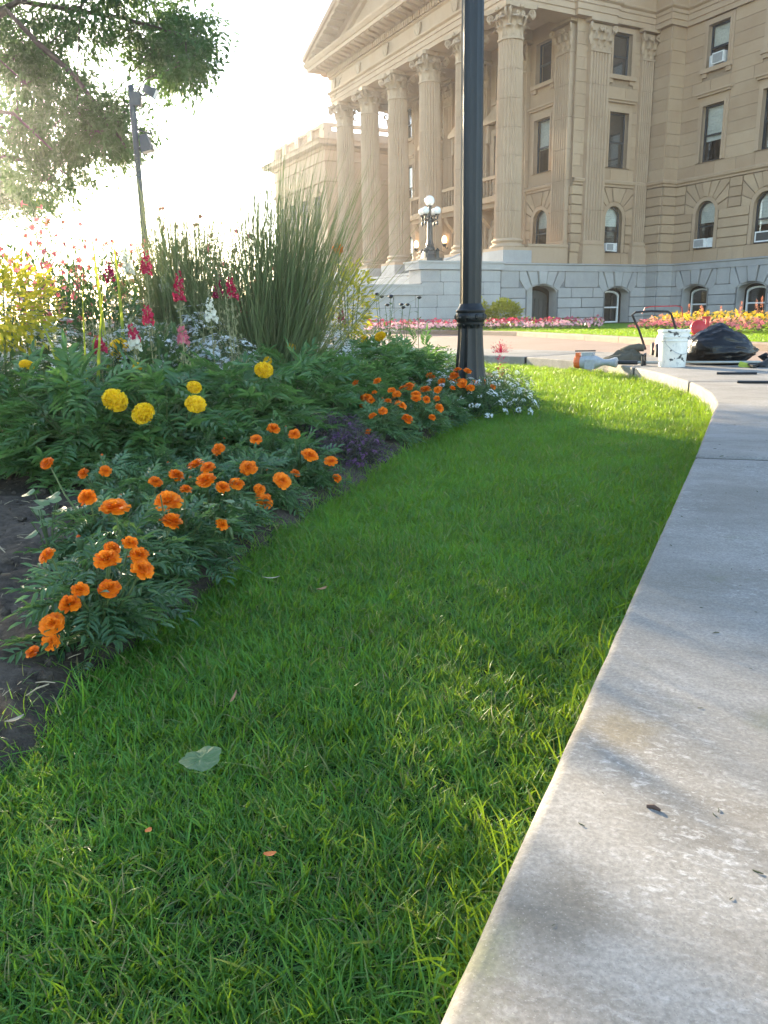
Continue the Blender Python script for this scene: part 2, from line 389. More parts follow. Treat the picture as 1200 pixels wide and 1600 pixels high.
# windows with their blinds and curtains
pW = ('F', WY); pS = ('S', WR); pB = ('F', BY)
specs = {3.08: (dict(blind=.5), dict(blind=.62), dict(blind=.45)), 5.95: (dict(blind=.25), dict(blind=0, curtain=True), dict(blind=.62)), 8.82: (dict(blind=.4), dict(blind=.3), dict(blind=.3)), 11.7: (dict(blind=.2), dict(blind=.5), dict(blind=.2))}
for c in wing_c:
    a, b, d = specs[c]
    window(bld, pW, c, *UPW, **a); window(bld, pW, c, *MDW, **b); window(bld, pW, c, *ARW, kind='round', **d)
window(bld, pS, 5.5, *UPW, curtain=True); window(bld, pS, 5.5, *MDW, curtain=True); window(bld, pS, 5.5, *ARW, kind='round', blind=.42)
for c in (-1.75, -13.75):
    window(bld, pB, c, *UPW); window(bld, pB, c, *MDW, blind=.55); window(bld, pB, c, *ARW, kind='round', blind=.4)
# three middle bays of the portico: doors with balconies above
for c in (-4.65, -7.75, -10.85):
    mb = MB(); box_on(mb, pB, c-.75, c+.75, 6.4, 9.1, .031, .1); box_on(mb, pB, c-.55, c+.55, 6.4, 8.8, .1, .12)
    d = mb.build('window', MT['frame_dark'], bld); p = MB(); p.add([pm(pB, *q, .125) for q in ((c-.5, 6.5), (c+.5, 6.5), (c+.5, 8.7), (c-.5, 8.7))], [(0, 1, 2, 3)]); p.build('pane', MT['glass'], d, fix=False)
    surround(bld, pB, c, 1.1, 6.4, 8.8, bw=.3, proud=.16, sill=False)
    s = MB(); s.prism([(c-1.15, 9.35), (c+1.15, 9.35), (c+1.15, 9.5), (c, 10.05), (c-1.15, 9.5)], lambda u, z: pm(pB, u, z, .45), lambda u, z: pm(pB, u, z, 0))
    for sg in (-1, 1): s.prism([(c+sg*.85, 9.35), (c+sg*1.05, 9.35), (c+sg*1.05, 8.6), (c+sg*.9, 8.55)], lambda u, z: pm(pB, u, z, .3), lambda u, z: pm(pB, u, z, 0))
    s.build('window_hood', MT['carve'], bld)
    w2 = MB(); box_on(w2, pB, c-.5, c+.5, 10.3, 11.8, .031, .06); wq = w2.build('window', MT['frame_dark'], bld)
    p = MB(); p.add([pm(pB, *q, .065) for q in ((c-.45, 10.35), (c+.45, 10.35), (c+.45, 11.75), (c-.45, 11.75))], [(0, 1, 2, 3)]); p.build('pane', MT['glass'], wq, fix=False)
    surround(bld, pB, c, 1.0, 10.3, 11.8, proud=.12)
    dd = MB(); poly = [(c-.7, 2.62), (c+.7, 2.62)]+arc_pts(c, 4.3, .7, 0, 180, 12); dd.prism(poly, lambda u, z: pm(pB, u, z, .035), lambda u, z: pm(pB, u, z, -.1)); dd.build('door', MT['door'], bld)
    archivolt(bld, pB, c, 1.4, 2.62, 5.0, MT['sand2'], bw=.28, proud=.12)
    bal = MB(); box_on(bal, pB, c-1.3, c+1.3, 5.72, 5.98, 0, .95); box_on(bal, pB, c-1.22, c+1.22, 5.5, 5.72, 0, .8); box_on(bal, pB, c-1.3, c+1.3, 6.72, 6.86, .7, .95)
    for sg in (-1, 1): box_on(bal, pB, c+sg*1.17-.13, c+sg*1.17+.13, 5.98, 6.9, .68, .96); bal.prism([(0, 5.5), (.75, 5.5), (.6, 5.2), (.1, 4.7), (0, 4.65)], lambda d, z, s=sg: pm(pB, c+s*.95-.14, z, d), lambda d, z, s=sg: pm(pB, c+s*.95+.14, z, d))
    bo = bal.build('balcony', MT['sand2'], bld)
    bl = MB(); bl.lathe([(.07, 0), (.07, .06), (.04, .1), (.075, .25), (.05, .42), (.04, .55), (.065, .62), (.065, .74)], 8); bme = bl.mesh('baluster', MT['sand2'], fix=True)
    for k in range(8): inst('baluster', bme, bo, pm(pB, c-.9+k*.257, 5.98, .82))
# ---- columns
def flute_ring(r, n=24, sub=5):
    out = []
    for k in range(n):
        for j in range(sub):
            a = 2*math.pi*(k+j/sub)/n; f = 0 if j == 0 else math.sin(math.pi*(j-.3)/(sub-.6)); out.append((a, r-.06*r/.5*f))
    return out
def drum_mesh(z0, z1, ra, rb):
    mb = MB(); n = 120; vs = []
    for z, r, fl in ((z0+.006, ra-.012, 1), (z0+.016, ra, 1), (z1-.016, rb, 1), (z1-.006, rb-.012, 1)):
        vs += [(q*math.cos(a), q*math.sin(a), z) for a, q in flute_ring(r)]
    mb.add(vs, [(i*n+k, i*n+(k+1) % n, (i+1)*n+(k+1) % n, (i+1)*n+k) for i in range(3) for k in range(n)]); return mb.mesh('drum', MT['sand2'])
ZS0, ZS1 = 3.62, 11.0
def rad(z):
    t = (z-ZS0)/(ZS1-ZS0); return .56-.075*t**1.7
ndr = 7; zz = [ZS0+(ZS1-ZS0)*i/ndr for i in range(ndr+1)]
DR = [drum_mesh(a-3.13, b-3.13, rad(a), rad(b)) for a, b in zip(zz, zz[1:])]
def acanthus(mb, ang, r0, z0, h, wd, curl, nseg=6):
    cs = []
    for i in range(nseg+1):
        t = i/nseg; z = z0+h*min(1, t*1.25) - (h*.22*max(0, t-.8)/.2 if t > .8 else 0); r = r0+.03+curl*max(0, (t-.45)/.55)**1.8
        w = wd*(.75+.5*math.sin(math.pi*min(1, t*1.05)*.8))*(1 if t < .85 else .6)*(1+.18*(-1)**i)
        for s, dr in ((-1, -.03), (-.5, .02), (0, .0), (.5, .02), (1, -.03)):
            a = ang+s*w/2/max(r, .2); cs.append(((r+dr)*math.cos(a), (r+dr)*math.sin(a), z))
    mb.add(cs, [(i*5+k, i*5+k+1, (i+1)*5+k+1, (i+1)*5+k) for i in range(nseg) for k in range(4)])
def volute(mb, c, out, side, r):
    pts = []; rs = []
    o = Vector(out).normalized()
    for i in range(16):
        t = i/15; a = -.5*math.pi+t*3.2*math.pi; q = r*(1-.78*t); pts.append(Vector(c)+o*q*math.cos(a)+Vector((0, 0, 1))*q*math.sin(a)); rs.append(.045*(1-.5*t))
    mb.tube(pts, rs, 6)
def capital_mesh():
    mb = MB(); mb.lathe([(.52, -.02), (.52, .04), (.44, .06), (.39, .3), (.39, .6), (.44, .85), (.56, .99)], 32)
    for k in range(8): acanthus(mb, k*math.pi/4, .44, .04, .44, .27, .27)
    for k in range(8): acanthus(mb, (k+.5)*math.pi/4, .41, .16, .66, .25, .33)
    for k in range(4):
        a = (k+.5)*math.pi/2; d = Vector((math.cos(a), math.sin(a), 0)); mb.tube([d*.5+Vector((0, 0, .5)), d*.58+Vector((0, 0, .78)), d*.78+Vector((0, 0, .98))], [.04, .06, .05], 6)
        for s in (-.09, .09):
            t = Vector((-d.y, d.x, 0))*s; volute(mb, d*.8+t+Vector((0, 0, .87)), d, 1, .14)
        a2 = k*math.pi/2; d2 = Vector((math.cos(a2), math.sin(a2), 0)); mb.lathe([(.02, 0), (.1, .05), (.1, .14), (.03, .18)], 8, d2*.68+Vector((0, 0, .95)))
        for s in (-1, 1):
            t2 = Vector((-d2.y, d2.x, 0)); volute(mb, d2*.6+t2*s*.13+Vector((0, 0, .82)), t2*(-s), 1, .09)
    poly = []
    for k in range(4):
        a = (k+.5)*math.pi/2
        poly += [(1.0*math.cos(a-.07), 1.0*math.sin(a-.07)), (1.0*math.cos(a+.07), 1.0*math.sin(a+.07))]
        for j in range(1, 6):
            t = j/6; b0 = a+.07; b1 = a+math.pi/2-.07; p = Vector((math.cos(b0), math.sin(b0))).lerp(Vector((math.cos(b1), math.sin(b1))), t); p *= (1-.13*math.sin(math.pi*t)); poly.append((p.x, p.y))
    mb.prism(poly, lambda x, y: (x*.98, y*.98, 1.0), lambda x, y: (x*1.03, y*1.03, 1.15))
    me = mb.mesh('capital', MT['carve'], fix=False); auto_smooth(me, 50); return me
CAP = capital_mesh()
cb = MB(); cb.box((0, 0, .06), (1.42, 1.42, .12)); cb.lathe([(.7, .12), (.73, .17), (.7, .23), (.64, .25), (.6, .3), (.61, .34), (.65, .36), (.67, .4), (.64, .44), (.58, .46), (.57, .5)], 40)
CBASE = cb.mesh('column_base', MT['sand2'], fix=True); auto_smooth(CBASE, 35)
pl_ = MB(); pl_.box((0, 0, 2.86), (1.46, 1.46, .54)); pl_.box((0, 0, 1.3), (1.56, 1.56, 2.58)); PLINTH = pl_.mesh('pedestal', MT['granite'], fix=True)
for i in range(6):
    x = -3.1*i
    c = inst('column', CBASE, bld, (x, 0, 3.13)); inst('pedestal', PLINTH, c, (0, 0, -3.13)); inst('capital', CAP, c, (0, 0, 7.87))
    for d in DR: inst('drum', d, c)
# ---- pilasters
def pilaster(pl, u0, u1, d0, d1, name='pilaster', nf=6, z0=ZB, z1=11.0):
    mb = MB(); n = 8*nf; w = u1-u0; pts = [(u0, d0)]
    m = .07*w; pts.append((u0, d1))
    for k in range(nf):
        a = u0+m+(w-2*m)*k/nf; b = u0+m+(w-2*m)*(k+1)/nf; g = (b-a)*.16
        for j in range(7): t = j/6; pts.append((a+g+(b-a-2*g)*t, d1-.085*math.sin(math.pi*t)))
    pts += [(u1, d1), (u1, d0)]; n = len(pts); ns = 6
    for i in range(ns):
        za = z0+.5+(z1-z0-.5)*i/ns+.006; zb = z0+.5+(z1-z0-.5)*(i+1)/ns-.006
        q = MB(); q.add([pm(pl, u, za, d) for u, d in pts]+[pm(pl, u, zb, d) for u, d in pts], [(k, k+1, n+k+1, n+k) for k in range(n-1)]+[tuple(range(n, 2*n)), tuple(range(n-1, -1, -1))])
        mb.add(q.v, q.f)
    p = mb.build(name, MT['sand2'], bld, fix=False)
    b = MB(); box_on(b, pl, u0-.1, u1+.1, z0-.5, z0+.12, d0, d1+.1)
    for za, zb, e in ((.12, .24, .08), (.24, .32, .03), (.32, .42, .06), (.42, .5, .015)): box_on(b, pl, u0-e, u1+e, z0+za, z0+zb, d0, d1+e)
    b.build('pilaster_base', MT['sand2'], p)
    cmb = MB(); box_on(cmb, pl, u0, u1, z1, z1+1.0, d0, d1-.02); box_on(cmb, pl, u0-.03, u1+.03, z1-.03, z1+.04, d0, d1+.03)
    box_on(cmb, pl, u0-.16, u1+.16, z1+1.04, z1+1.15, d0, d1+.16)
    def flat_leaf(uc, base, h, wd, curl):
        vs = []
        for i in range(6):
            t = i/5; z = base+h*min(1, t*1.2)-(.1*h if t > .9 else 0); d = d1+.01+curl*max(0, (t-.4)/.6)**1.7; ww = wd*(.7+.5*math.sin(math.pi*t*.85))*(1+.15*(-1)**i)
            for s, e in ((-1, -.02), (-.4, .03), (.4, .03), (1, -.02)): vs.append(pm(pl, uc+s*ww/2, z, d+e))
        cmb.add(vs, [(i*4+k, i*4+k+1, (i+1)*4+k+1, (i+1)*4+k) for i in range(5) for k in range(3)])
    nl = 3 if w > .75 else 2
    for k in range(nl): flat_leaf(u0+w*(k+.5)/nl, z1+.05, .36, w/nl*.72, .15)
    for k in range(nl+1): flat_leaf(u0+w*k/nl, z1+.2, .5, w/nl*.6, .17)
    for s, uu in ((-1, u0), (1, u1)):
        o = Vector(pm(pl, s, 0, .6))-Vector(pm(pl, 0, 0, 0)); cpt = pm(pl, uu+s*.08, z1+.86, d1+.1); volute(cmb, cpt, o, 1, .13)
        volute(cmb, pm(pl, (u0+u1)/2+s*.12*w, z1+.8, d1+.1), Vector(pm(pl, -s, 0, 0))-Vector(pm(pl, 0, 0, 0)), 1, .09)
    cmb.build('capital', MT['carve'], p, fix=False)
    return p
pilaster(('F', BY), -.8, .17, .0, .27)
pilaster(('S', WR), 3.62, 4.68, .0, .25)
pilaster(('S', WR), 6.56, 7.22, .0, .2, nf=5)
pilaster(('F', BY), -3.55, -2.75, .0, .2, nf=5); pilaster(('F', BY), -6.6, -5.8, 0, .2, nf=5); pilaster(('F', BY), -9.7, -8.9, 0, .2, nf=5); pilaster(('F', BY), -12.8, -12.0, 0, .2, nf=5); pilaster(('F', BY), -15.7, -14.75, 0, .27)
# ---- bands, belt, entablature
P_main = [(.35, BY-.1), (WR, PY), (PX, PY), (PX, WY), (XE, WY)]
sweep('belt_course', [(.02, ZBELT-.18), (.1, ZBELT-.16), (.1, ZBELT-.08), (.17, ZBELT-.04), (.19, ZBELT+.06), (.17, ZBELT+.1), (.02, ZBELT+.13)], P_main, MT['sand2'], bld)
sweep('belt_course', [(.02, ZBELT-.18), (.1, ZBELT-.16), (.1, ZBELT-.08), (.17, ZBELT-.04), (.19, ZBELT+.06), (.02, ZBELT+.13)], [(-15.8, BY), (-.81, BY)], MT['sand2'], bld)
ENT = [(-.55, ZA), (0, ZA), (0, ZA+.2), (.04, ZA+.2), (.04, ZA+.43), (.08, ZA+.43), (.08, ZA+.56), (.17, ZA+.62), (.19, ZA+.66), (.19, ZA+.7), (.02, ZA+.73), (.02, ZA+1.32), (.1, ZA+1.38), (.1, ZA+1.68), (.3, ZA+1.74), (.3, ZA+1.8), (.42, ZA+1.82), (1.0, ZA+1.86), (1.02, ZA+2.02), (1.06, ZA+2.04), (1.16, ZA+2.2), (1.18, ZA+2.28), (-.5, ZA+2.34)]
P_ent = [(-16.05, 8.2), (-16.05, -.55), (.55, -.55), (.55, 2.75), (.72, 2.75), (.72, 4.85), (.6, 4.85), (.6, PY-.25), (PX+.15, PY-.25), (PX+.15, WY-.15), (XE, WY-.15)]
sweep('entablature', ENT, P_ent, MT['sand2'], bld)
inn = MB(); inn.box((-7.75, .0, ZA+.35), (16.2, 1.08, .66)); inn.box((-7.75, 1.6, ZA+.5), (16.4, 3.4, .1))
for x in (-3.1, -6.2, -9.3, -12.4): inn.box((x, 1.8, ZA+.25), (.9, 2.8, .4))
inn.box((0, 1.7, ZA+.35), (1.08, 2.4, .66)); inn.build('portico_ceiling', MT['sand2'], bld)
rf = MB(); rf.box((-7.5, 16, ZA+2.3), (17, 25.5, .1)); rf.box((8, 20, ZA+2.3), (13, 23, .1)); rf.build('roof', MT['sand2'], bld)
core = MB(); core.box((-7.5, 16.5, 7), (15.2, 23, 13.8)); core.box((8, 21, 7), (13, 22, 13.8)); core.build('light_block_core', MT['room'], bld)  # unseen solid boxes added inside the building to block light
dn = MB()
for a, b in (((-16.05, -.55), (.55, -.55)), ((.55, -.55), (.55, 2.7)), ((.6, 4.9), (.6, 7.0)), ((PX+.2, WY-.15), (XE, WY-.15))):
    A, B = Vector(a), Vector(b); d = (B-A); L = d.length; d.normalize(); n = Vector((d.y, -d.x)); k = int(L/.21)
    for i in range(k):
        p = A+d*(i+.5)*L/k+n*.16; s = (.12, .14) if abs(d.x) > .5 else (.14, .12); dn.box((p.x, p.y, ZA+1.55), (*s, .24))
tag(dn.build('dentils', MT['sand2'], bld), kind='stuff')
mo = MB(); mo.prism([(0, 0), (.62, 0), (.62, -.06), (.45, -.12), (.1, -.2), (0, -.2)], lambda y, z: (-.14, -y, z), lambda y, z: (.14, -y, z)); MOD = mo.mesh('modillion', MT['sand2'], fix=True)
for i in range(32): inst('modillion', MOD, bld, (-16.0+i*.535, -.55-.32, ZA+1.86))
for i in range(6): inst('modillion', MOD, bld, (.55+.32, -.45+i*.535, ZA+1.86), (0, 0, R(90)))
for i in range(24): inst('modillion', MOD, bld, (PX+.45+i*.55, WY-.15-.32, ZA+1.86))
ca = MB(); ca.lathe([(.02, -.3), (.12, -.26), (.17, -.05), (.24, .1), (.2, .22), (.26, .28), (.05, .34)], 10)
for s in (-1, 1): volute(ca, (s*.16, -.1, .2), (s, 0, 0), 1, .11); ca.tube([(s*.2, -.12, .1), (s*.16, -.1, -.15), (s*.05, -.1, -.34)], [.05, .06, .03], 6)
CART = ca.mesh('cartouche', MT['carve'], fix=False); auto_smooth(CART, 50)
for i in range(6): inst('cartouche', CART, bld, (-3.1*i, -.6, ZA+1.02), (0, 0, 0), (1.1, .6, .85))
# ---- pediment
sl_ = .357; xa, xb, xm = -17.23, 1.73, -7.75; zt = ZA+2.3
ty = MB(); ty.prism([(-16.05, zt), (.55, zt), (xm, zt+sl_*8.6)], lambda x, z: (x, -.45, z), lambda x, z: (x, 0.3, z)); ty.build('tympanum', MT['sand2'], bld)
for s, x0 in ((1, xa), (-1, xb)):
    L = abs(xm-x0); prof = [(-1.75, 0.0), (-1.75, .1), (-1.8, .3), (-1.72, .36), (-1.72, .48), (-.9, .5), (-.9, .62), (-.62, .66), (-.62, .9), (.3, .95), (.3, .1), (-1.0, .05)]
    prof = [(-1.75, .62), (-1.72, .42), (-1.6, .4), (-1.58, .26), (-.9, .22), (-.85, .1), (-.66, .06), (-.62, -.14), (-.46, -.2), (.3, -.2), (.3, .72)]
    mb = MB(); n = len(prof)
    vs = [(x0, y, zt+z-.3) for y, z in prof]+[(xm, y, zt+z-.3+sl_*L) for y, z in prof]
    mb.add(vs, [(k, (k+1) % n, n+(k+1) % n, n+k) for k in range(n)]+[tuple(range(n)), tuple(range(2*n-1, n-1, -1))])
    rk = mb.build('raking_cornice', MT['sand2'], bld)
    for i in range(16):
        t = (i+1.8)/18; inst('modillion', MOD, rk, (x0+(xm-x0)*t, -.9, zt-.3+.26+sl_*L*t-.02), (0, -s*math.atan(sl_), 0), (1, 1.1, .9))
bk = MB(); bk.prism([(-16.6, zt), (1.1, zt), (xm, zt+sl_*9)], lambda x, z: (x, .3, z), lambda x, z: (x, 9, z)); bk.build('gable_roof', MT['sand2'], bld)
# ---- granite base
pG1, pG2, pG3, pG4 = ('S', .95), ('F', 7.08), ('S', 1.62), ('F', 8.0)
def gwall(pl, u0, u1, niches, seg=True, blocks_to=None):
    hs = [(c-w/2, c+w/2, za, zb) for c, w, za, zb in niches]
    g = backing(bld, 'granite_wall', pl, u0, u1, -.1, 2.62, hs, .45, MT['gjoint'], MT['granite'])
    bt = blocks_to or u1
    cut = [(c-w/2-.06, c+w/2+.06, -1, 1.62) for c, w, za, zb in niches]+[(c-w/2-.42, c+w/2+.42, 1.62, 2.3) for c, w, za, zb in niches]
    masonry(g, 'granite_block', pl, u0, bt, -.06, 1.62, .42, 1.35, cut, .035, -.02, .06)
    masonry(g, 'granite_block', pl, u0, bt, 1.62, 2.3, .68, 1.7, cut, .03, -.02, .06)
    for c, w, za, zb in niches:
        arch_spandrel(g, pl, c, w, zb, 'seg', MT['granite'], .45, .03)
        zc = zb-1.3; fan(g, pl, c, zc, 1.36, (c-w/2-.4, c+w/2+.4, 1.5, 2.29), [51, 66, 82, 98, 114, 129], -.02, .07, MT['granite'])
    return g
gwall(pG1, -1.02, 7.08, [(1.12, 1.6, -.1, 1.72), (5.35, 1.45, .02, 1.62)])
gwall(pG2, .95, 1.62, []); gwall(pG3, 7.08, 8.0, []); gwall(pG4, 1.62, XE, [(3.0, 1.35, .12, 1.62), (5.85, 1.35, .12, 1.62), (8.7, 1.35, .12, 1.62), (11.6, 1.35, .12, 1.62)], blocks_to=9.5)
gfp = gwall(('F', -1.02), -16.5, .95, [])
for c in (3.0, 5.85, 8.7, 11.6): window(bld, pG4, c, 1.1, .2, 1.5, 'seg', 'white', set_back=.4)
window(bld, pG1, 5.35, 1.15, .1, 1.5, 'seg', 'white', set_back=.42)
db = MB(); db.prism([(.3, -.1), (1.95, -.1)]+opening_top(1.125, 1.65, 1.55, 'seg'), lambda u, z: pm(pG1, u, z, -.62), lambda u, z: pm(pG1, u, z, -.7))
for k in range(7): box_on(db, pG1, .34+k*.23, .36+k*.23+.19, 0, 1.2, -.62, -.6)
db.build('door', MT['door'], bld)
CAPP = [(.0, 2.29), (.07, 2.29), (.07, 2.52), (.12, 2.55), (.12, 2.6), (-.6, 2.625)]
sweep('granite_cap_course', CAPP, [(.98, -1.05), (.98, 7.05), (1.65, 7.05), (1.65, 7.97), (XE, 7.97)], MT['granite'], bld)
fl = MB(); fl.box((-7.8, 1.0, 2.56), (16.9, 4.1, .1)); fl.build('portico_floor', MT['granite'], bld)
pp = MB(); box_on(pp, ('S', .45), .72, 2.88, 2.63, 3.32, -.3, 0); box_on(pp, ('S', .45), .72, 2.88, 3.32, 3.42, -.34, .05); pp.build('parapet', MT['sand2'], bld)
# ---- left wing and end pavilion, far behind the portico
fw_ = MB(); fw_.box((-20.3, 8.9, 6), (8.2, 1.2, 12)); fw_.build('far_wing_wall', MT['sand'], bld)
pv = MB(); pv.box((-29.3, 7.6, 6), (10.0, 10, 12.0)); pv.build('pavilion_wall', MT['sand'], bld)
PC = [(0, 10.9), (.08, 10.95), (.08, 11.2), (.02, 11.22), (.02, 11.6), (.15, 11.65), (.2, 11.8), (.7, 11.86), (.75, 12.05), (.85, 12.15), (-.3, 12.2)]
sweep('pavilion_cornice', PC, [(-34.3, 12), (-34.3, 2.6), (-24.3, 2.6), (-24.3, 8.3), (-16.05, 8.3)], MT['sand2'], bld)
sweep('pavilion_belt', [(0, 9.6), (.12, 9.65), (.15, 9.85), (0, 9.9)], [(-34.3, 12), (-34.3, 2.6), (-24.3, 2.6), (-24.3, 8.3), (-16.05, 8.3)], MT['sand2'], bld)
bp = MB()
for x in (-34.1, -31.9, -29.4, -26.9, -24.75): bp.box((x, 2.9, 12.75), (.75 if x > -34 else .6, .6, 1.15))
for x0, x1 in ((-34.1, -31.9), (-31.9, -29.4), (-29.4, -26.9), (-26.9, -24.75)):
    bp.box(((x0+x1)/2, 2.9, 13.25), (x1-x0-.6, .45, .18)); bp.box(((x0+x1)/2, 2.9, 12.3), (x1-x0-.6, .45, .25))
bp.box((-24.6, 5.6, 13.25), (.45, 4.9, .18)); bp.box((-24.6, 5.6, 12.5), (.4, 4.9, .7))
bp.box((-20.3, 8.4, 13.2), (8, .4, .18)); bp.box((-20.3, 8.4, 12.3), (8, .4, .25))
par = bp.build('pavilion_parapet', MT['sand2'], bld)
bl = MB(); bl.lathe([(.1, 0), (.1, .08), (.06, .14), (.12, .35), (.07, .55), (.1, .7), (.1, .78)], 8); BME = bl.mesh('baluster', MT['sand2'], fix=True)
for x0, x1 in ((-34.1, -31.9), (-31.9, -29.4), (-29.4, -26.9), (-26.9, -24.75)):
    for k in range(5): inst('baluster', BME, par, (x0+.5+(x1-x0-1)*k/4, 2.9, 12.4))
for k in range(22): inst('baluster', BME, par, (-16.5-k*.35, 8.4, 12.4))
for x in (-32.9, -30.6, -28.2, -25.9):
    for z0, z1 in ((6.6, 8.8), (3.2, 5.2)):
        mb = MB(); box_on(mb, ('F', 2.6), x-.5, x+.5, z0, z1, -.2, .004); box_on(mb, ('F', 2.6), x-.72, x+.72, z1, z1+.25, 0, .15); f = mb.build('window', MT['sand2'], bld)
        p = MB(); p.add([pm(('F', 2.6), *q, .01) for q in ((x-.5, z0), (x+.5, z0), (x+.5, z1), (x-.5, z1))], [(0, 1, 2, 3)]); p.build('pane', MT['room'], f, fix=False)
for x in (-17.6, -20, -22.4):
    for z0, z1 in ((6.6, 8.8), (3.2, 5.2), (10.2, 10.8)):
        mb = MB(); box_on(mb, ('F', 8.3), x-.72, x+.72, z1, z1+.25, 0, .15); box_on(mb, ('F', 8.3), x-.72, x-.5, z0, z1, 0, .1); box_on(mb, ('F', 8.3), x+.5, x+.72, z0, z1, 0, .1); f = mb.build('window', MT['sand2'], bld)
        p = MB(); p.add([pm(('F', 8.3), *q, .012) for q in ((x-.5, z0), (x+.5, z0), (x+.5, z1), (x-.5, z1))], [(0, 1, 2, 3)]); p.build('pane', MT['frame_dark'], f, fix=False)
# ---- entrance stair with its cheek walls
stair = empty('entrance_stair', BO, BRZ); tag(stair, 'grey granite entrance stair with stepped side walls below the portico columns', 'stair')
for s, x0, x1 in ((1, .12, 1.12), (-1, -16.62, -15.62)):
    ck = MB(); ck.box(((x0+x1)/2, -2.95, 1.12), (x1-x0-.1, 3.75, 2.44)); ck.box(((x0+x1)/2, -6.4, .65), (x1-x0-.1, 3.3, 1.5))
    c = ck.build('cheek_wall', MT['gjoint'], stair)
    plx = ('S', x1-.05) if s > 0 else ('S', x1-.05)
    for z0, z1, y0, y1 in ((-.06, .45, -8.05, -1.1), (.45, .9, -8.05, -1.1), (.9, 1.36, -8.05, -1.1), (1.36, 1.85, -4.8, -1.1), (1.85, 2.3, -4.8, -1.1)):
        if s > 0: masonry(c, 'granite_block', plx, y0, y1, z0, z1, .5, 1.05, [], .02, -.03, .03)
    if s > 0:
        for z0, z1 in ((1.8, 2.3),): block_on(c, 'granite_block', ('F', -4.82), x0+.04, x1-.02, z0, z1, -.03, .03)
        for z0, z1 in ((-.06, .45), (.45, .9), (.9, 1.36)): block_on(c, 'granite_block', ('F', -8.05), x0+.04, x1-.02, z0, z1, -.03, .03)
    cp = MB(); cp.box(((x0+x1)/2, -2.98, 2.45), (x1-x0+.12, 3.98, .26)); cp.box(((x0+x1)/2, -2.98, 2.6), (x1-x0+.2, 4.06, .07)); cp.box(((x0+x1)/2, -6.5, 1.54), (x1-x0+.1, 3.4, .34)); cp.box(((x0+x1)/2, -6.5, 1.73), (x1-x0+.16, 3.48, .07)); cp.build('coping', MT['granite'], c)
stp = MB().box((0, 0, 0), (15.6, .42, .165)).mesh('stone_step', MT['granite'], fix=True)
for i in range(15): inst('stone_step', stp, stair, (-7.75, -6.2+i*.36, .08+i*.164))
sb = MB(); sb.prism([(-6.4, -.1), (-1.02, -.1), (-1.02, 2.3)], lambda y, z: (-15.6, y, z), lambda y, z: (.1, y, z)); sb.build('stair_core', MT['granite'], stair)
tr = MB(); tr.tube([(-.1, -4.8, 2.1), (-.1, -1.3, 3.35)], .03, 8); tr.tube([(-.1, -4.4, 1.0), (-.1, -4.4, 2.25)], .025, 8); tr.build('handrail', MT['granite'], stair)

# ---- candelabra lamp on the cheek wall
lp = empty('candelabra_lamp', BO+Matrix.Rotation(BRZ, 4, 'Z') @ Vector((.62, -4.15, 2.64)), BRZ)
tag(lp, 'dark candelabra lamp with five white globes on the granite stair wall', 'lamp')
mb = MB(); mb.box((0, 0, .06), (.72, .72, .12)); mb.box((0, 0, .2), (.56, .56, .2), taper=.8); mb.lathe([(.3, .28), (.28, .36), (.2, .42), (.2, .5), (.15, .56), (.16, .62)], 16); mb.lathe([(.16, .6), (.13, .7), (.11, .8), (.095, 1.6), (.12, 1.63), (.12, 1.68), (.07, 1.72), (.06, 2.0), (.11, 2.04)], 12)
for k in range(4):
    a = k*math.pi/2+.5; d = Vector((math.cos(a), math.sin(a), 0)); mb.box(d*.3+Vector((0, 0, .2)), (.14, .14, .3)); mb.lathe([(.06, 0), (.09, .06), (.02, .14)], 8, d*.34+Vector((0, 0, .34)))
mb.build('post', MT['iron'], lp)
def globe(r, p): 
    g = MB(); n = 10; g.lathe([(max(.01, r*math.sin(math.pi*i/n)), -r*math.cos(math.pi*i/n)) for i in range(n+1)], 18); o = g.build('globe', MT['globe'], lp, p, smooth=True); return o
globe(.19, (0, 0, 2.22))
for k in range(4):
    a = k*math.pi/2+.5; d = Vector((math.cos(a), math.sin(a), 0)); ar = MB(); ar.tube([d*.08+Vector((0, 0, 1.6)), d*.22+Vector((0, 0, 1.5)), d*.33+Vector((0, 0, 1.55)), d*.33+Vector((0, 0, 1.68))], [.035, .035, .035, .05], 8)
    ar.lathe([(.02, -.18), (.05, -.12), (.03, -.02)], 8, d*.33+Vector((0, 0, 1.5))); ar.lathe([(.03, 0), (.09, .05), (.1, .08)], 10, d*.33+Vector((0, 0, 1.64))); ar.build('arm', MT['iron'], lp); globe(.145, d*.33+Vector((0, 0, 1.84)))
for x, lb in ((-9.35, 'lit wall lantern on the portico wall, right one of the two'), (-12.35, 'lit wall lantern on the portico wall, left one of the two')):
    s = empty('wall_lantern', BO+Matrix.Rotation(BRZ, 4, 'Z') @ Vector((x, BY-.05, 4.2)), BRZ); tag(s, lb, 'wall lamp', 'lanterns beside the portico doors')
    mb = MB(); mb.box((0, 0, 0), (.16, .08, .5)); mb.tube([(0, 0, -.1), (0, -.2, -.15), (0, -.32, 0)], .035, 8); mb.lathe([(.05, -.1), (.12, 0), (.14, .06), (.1, .1)], 10, (0, -.32, .02)); mb.build('bracket', MT['iron'], s)
    g = MB(); g.lathe([(.08, 0), (.13, .12), (.1, .3), (.02, .38)], 12, (0, -.32, .12)); g.build('glass_shade', MT['globe_lit'], s, smooth=True)
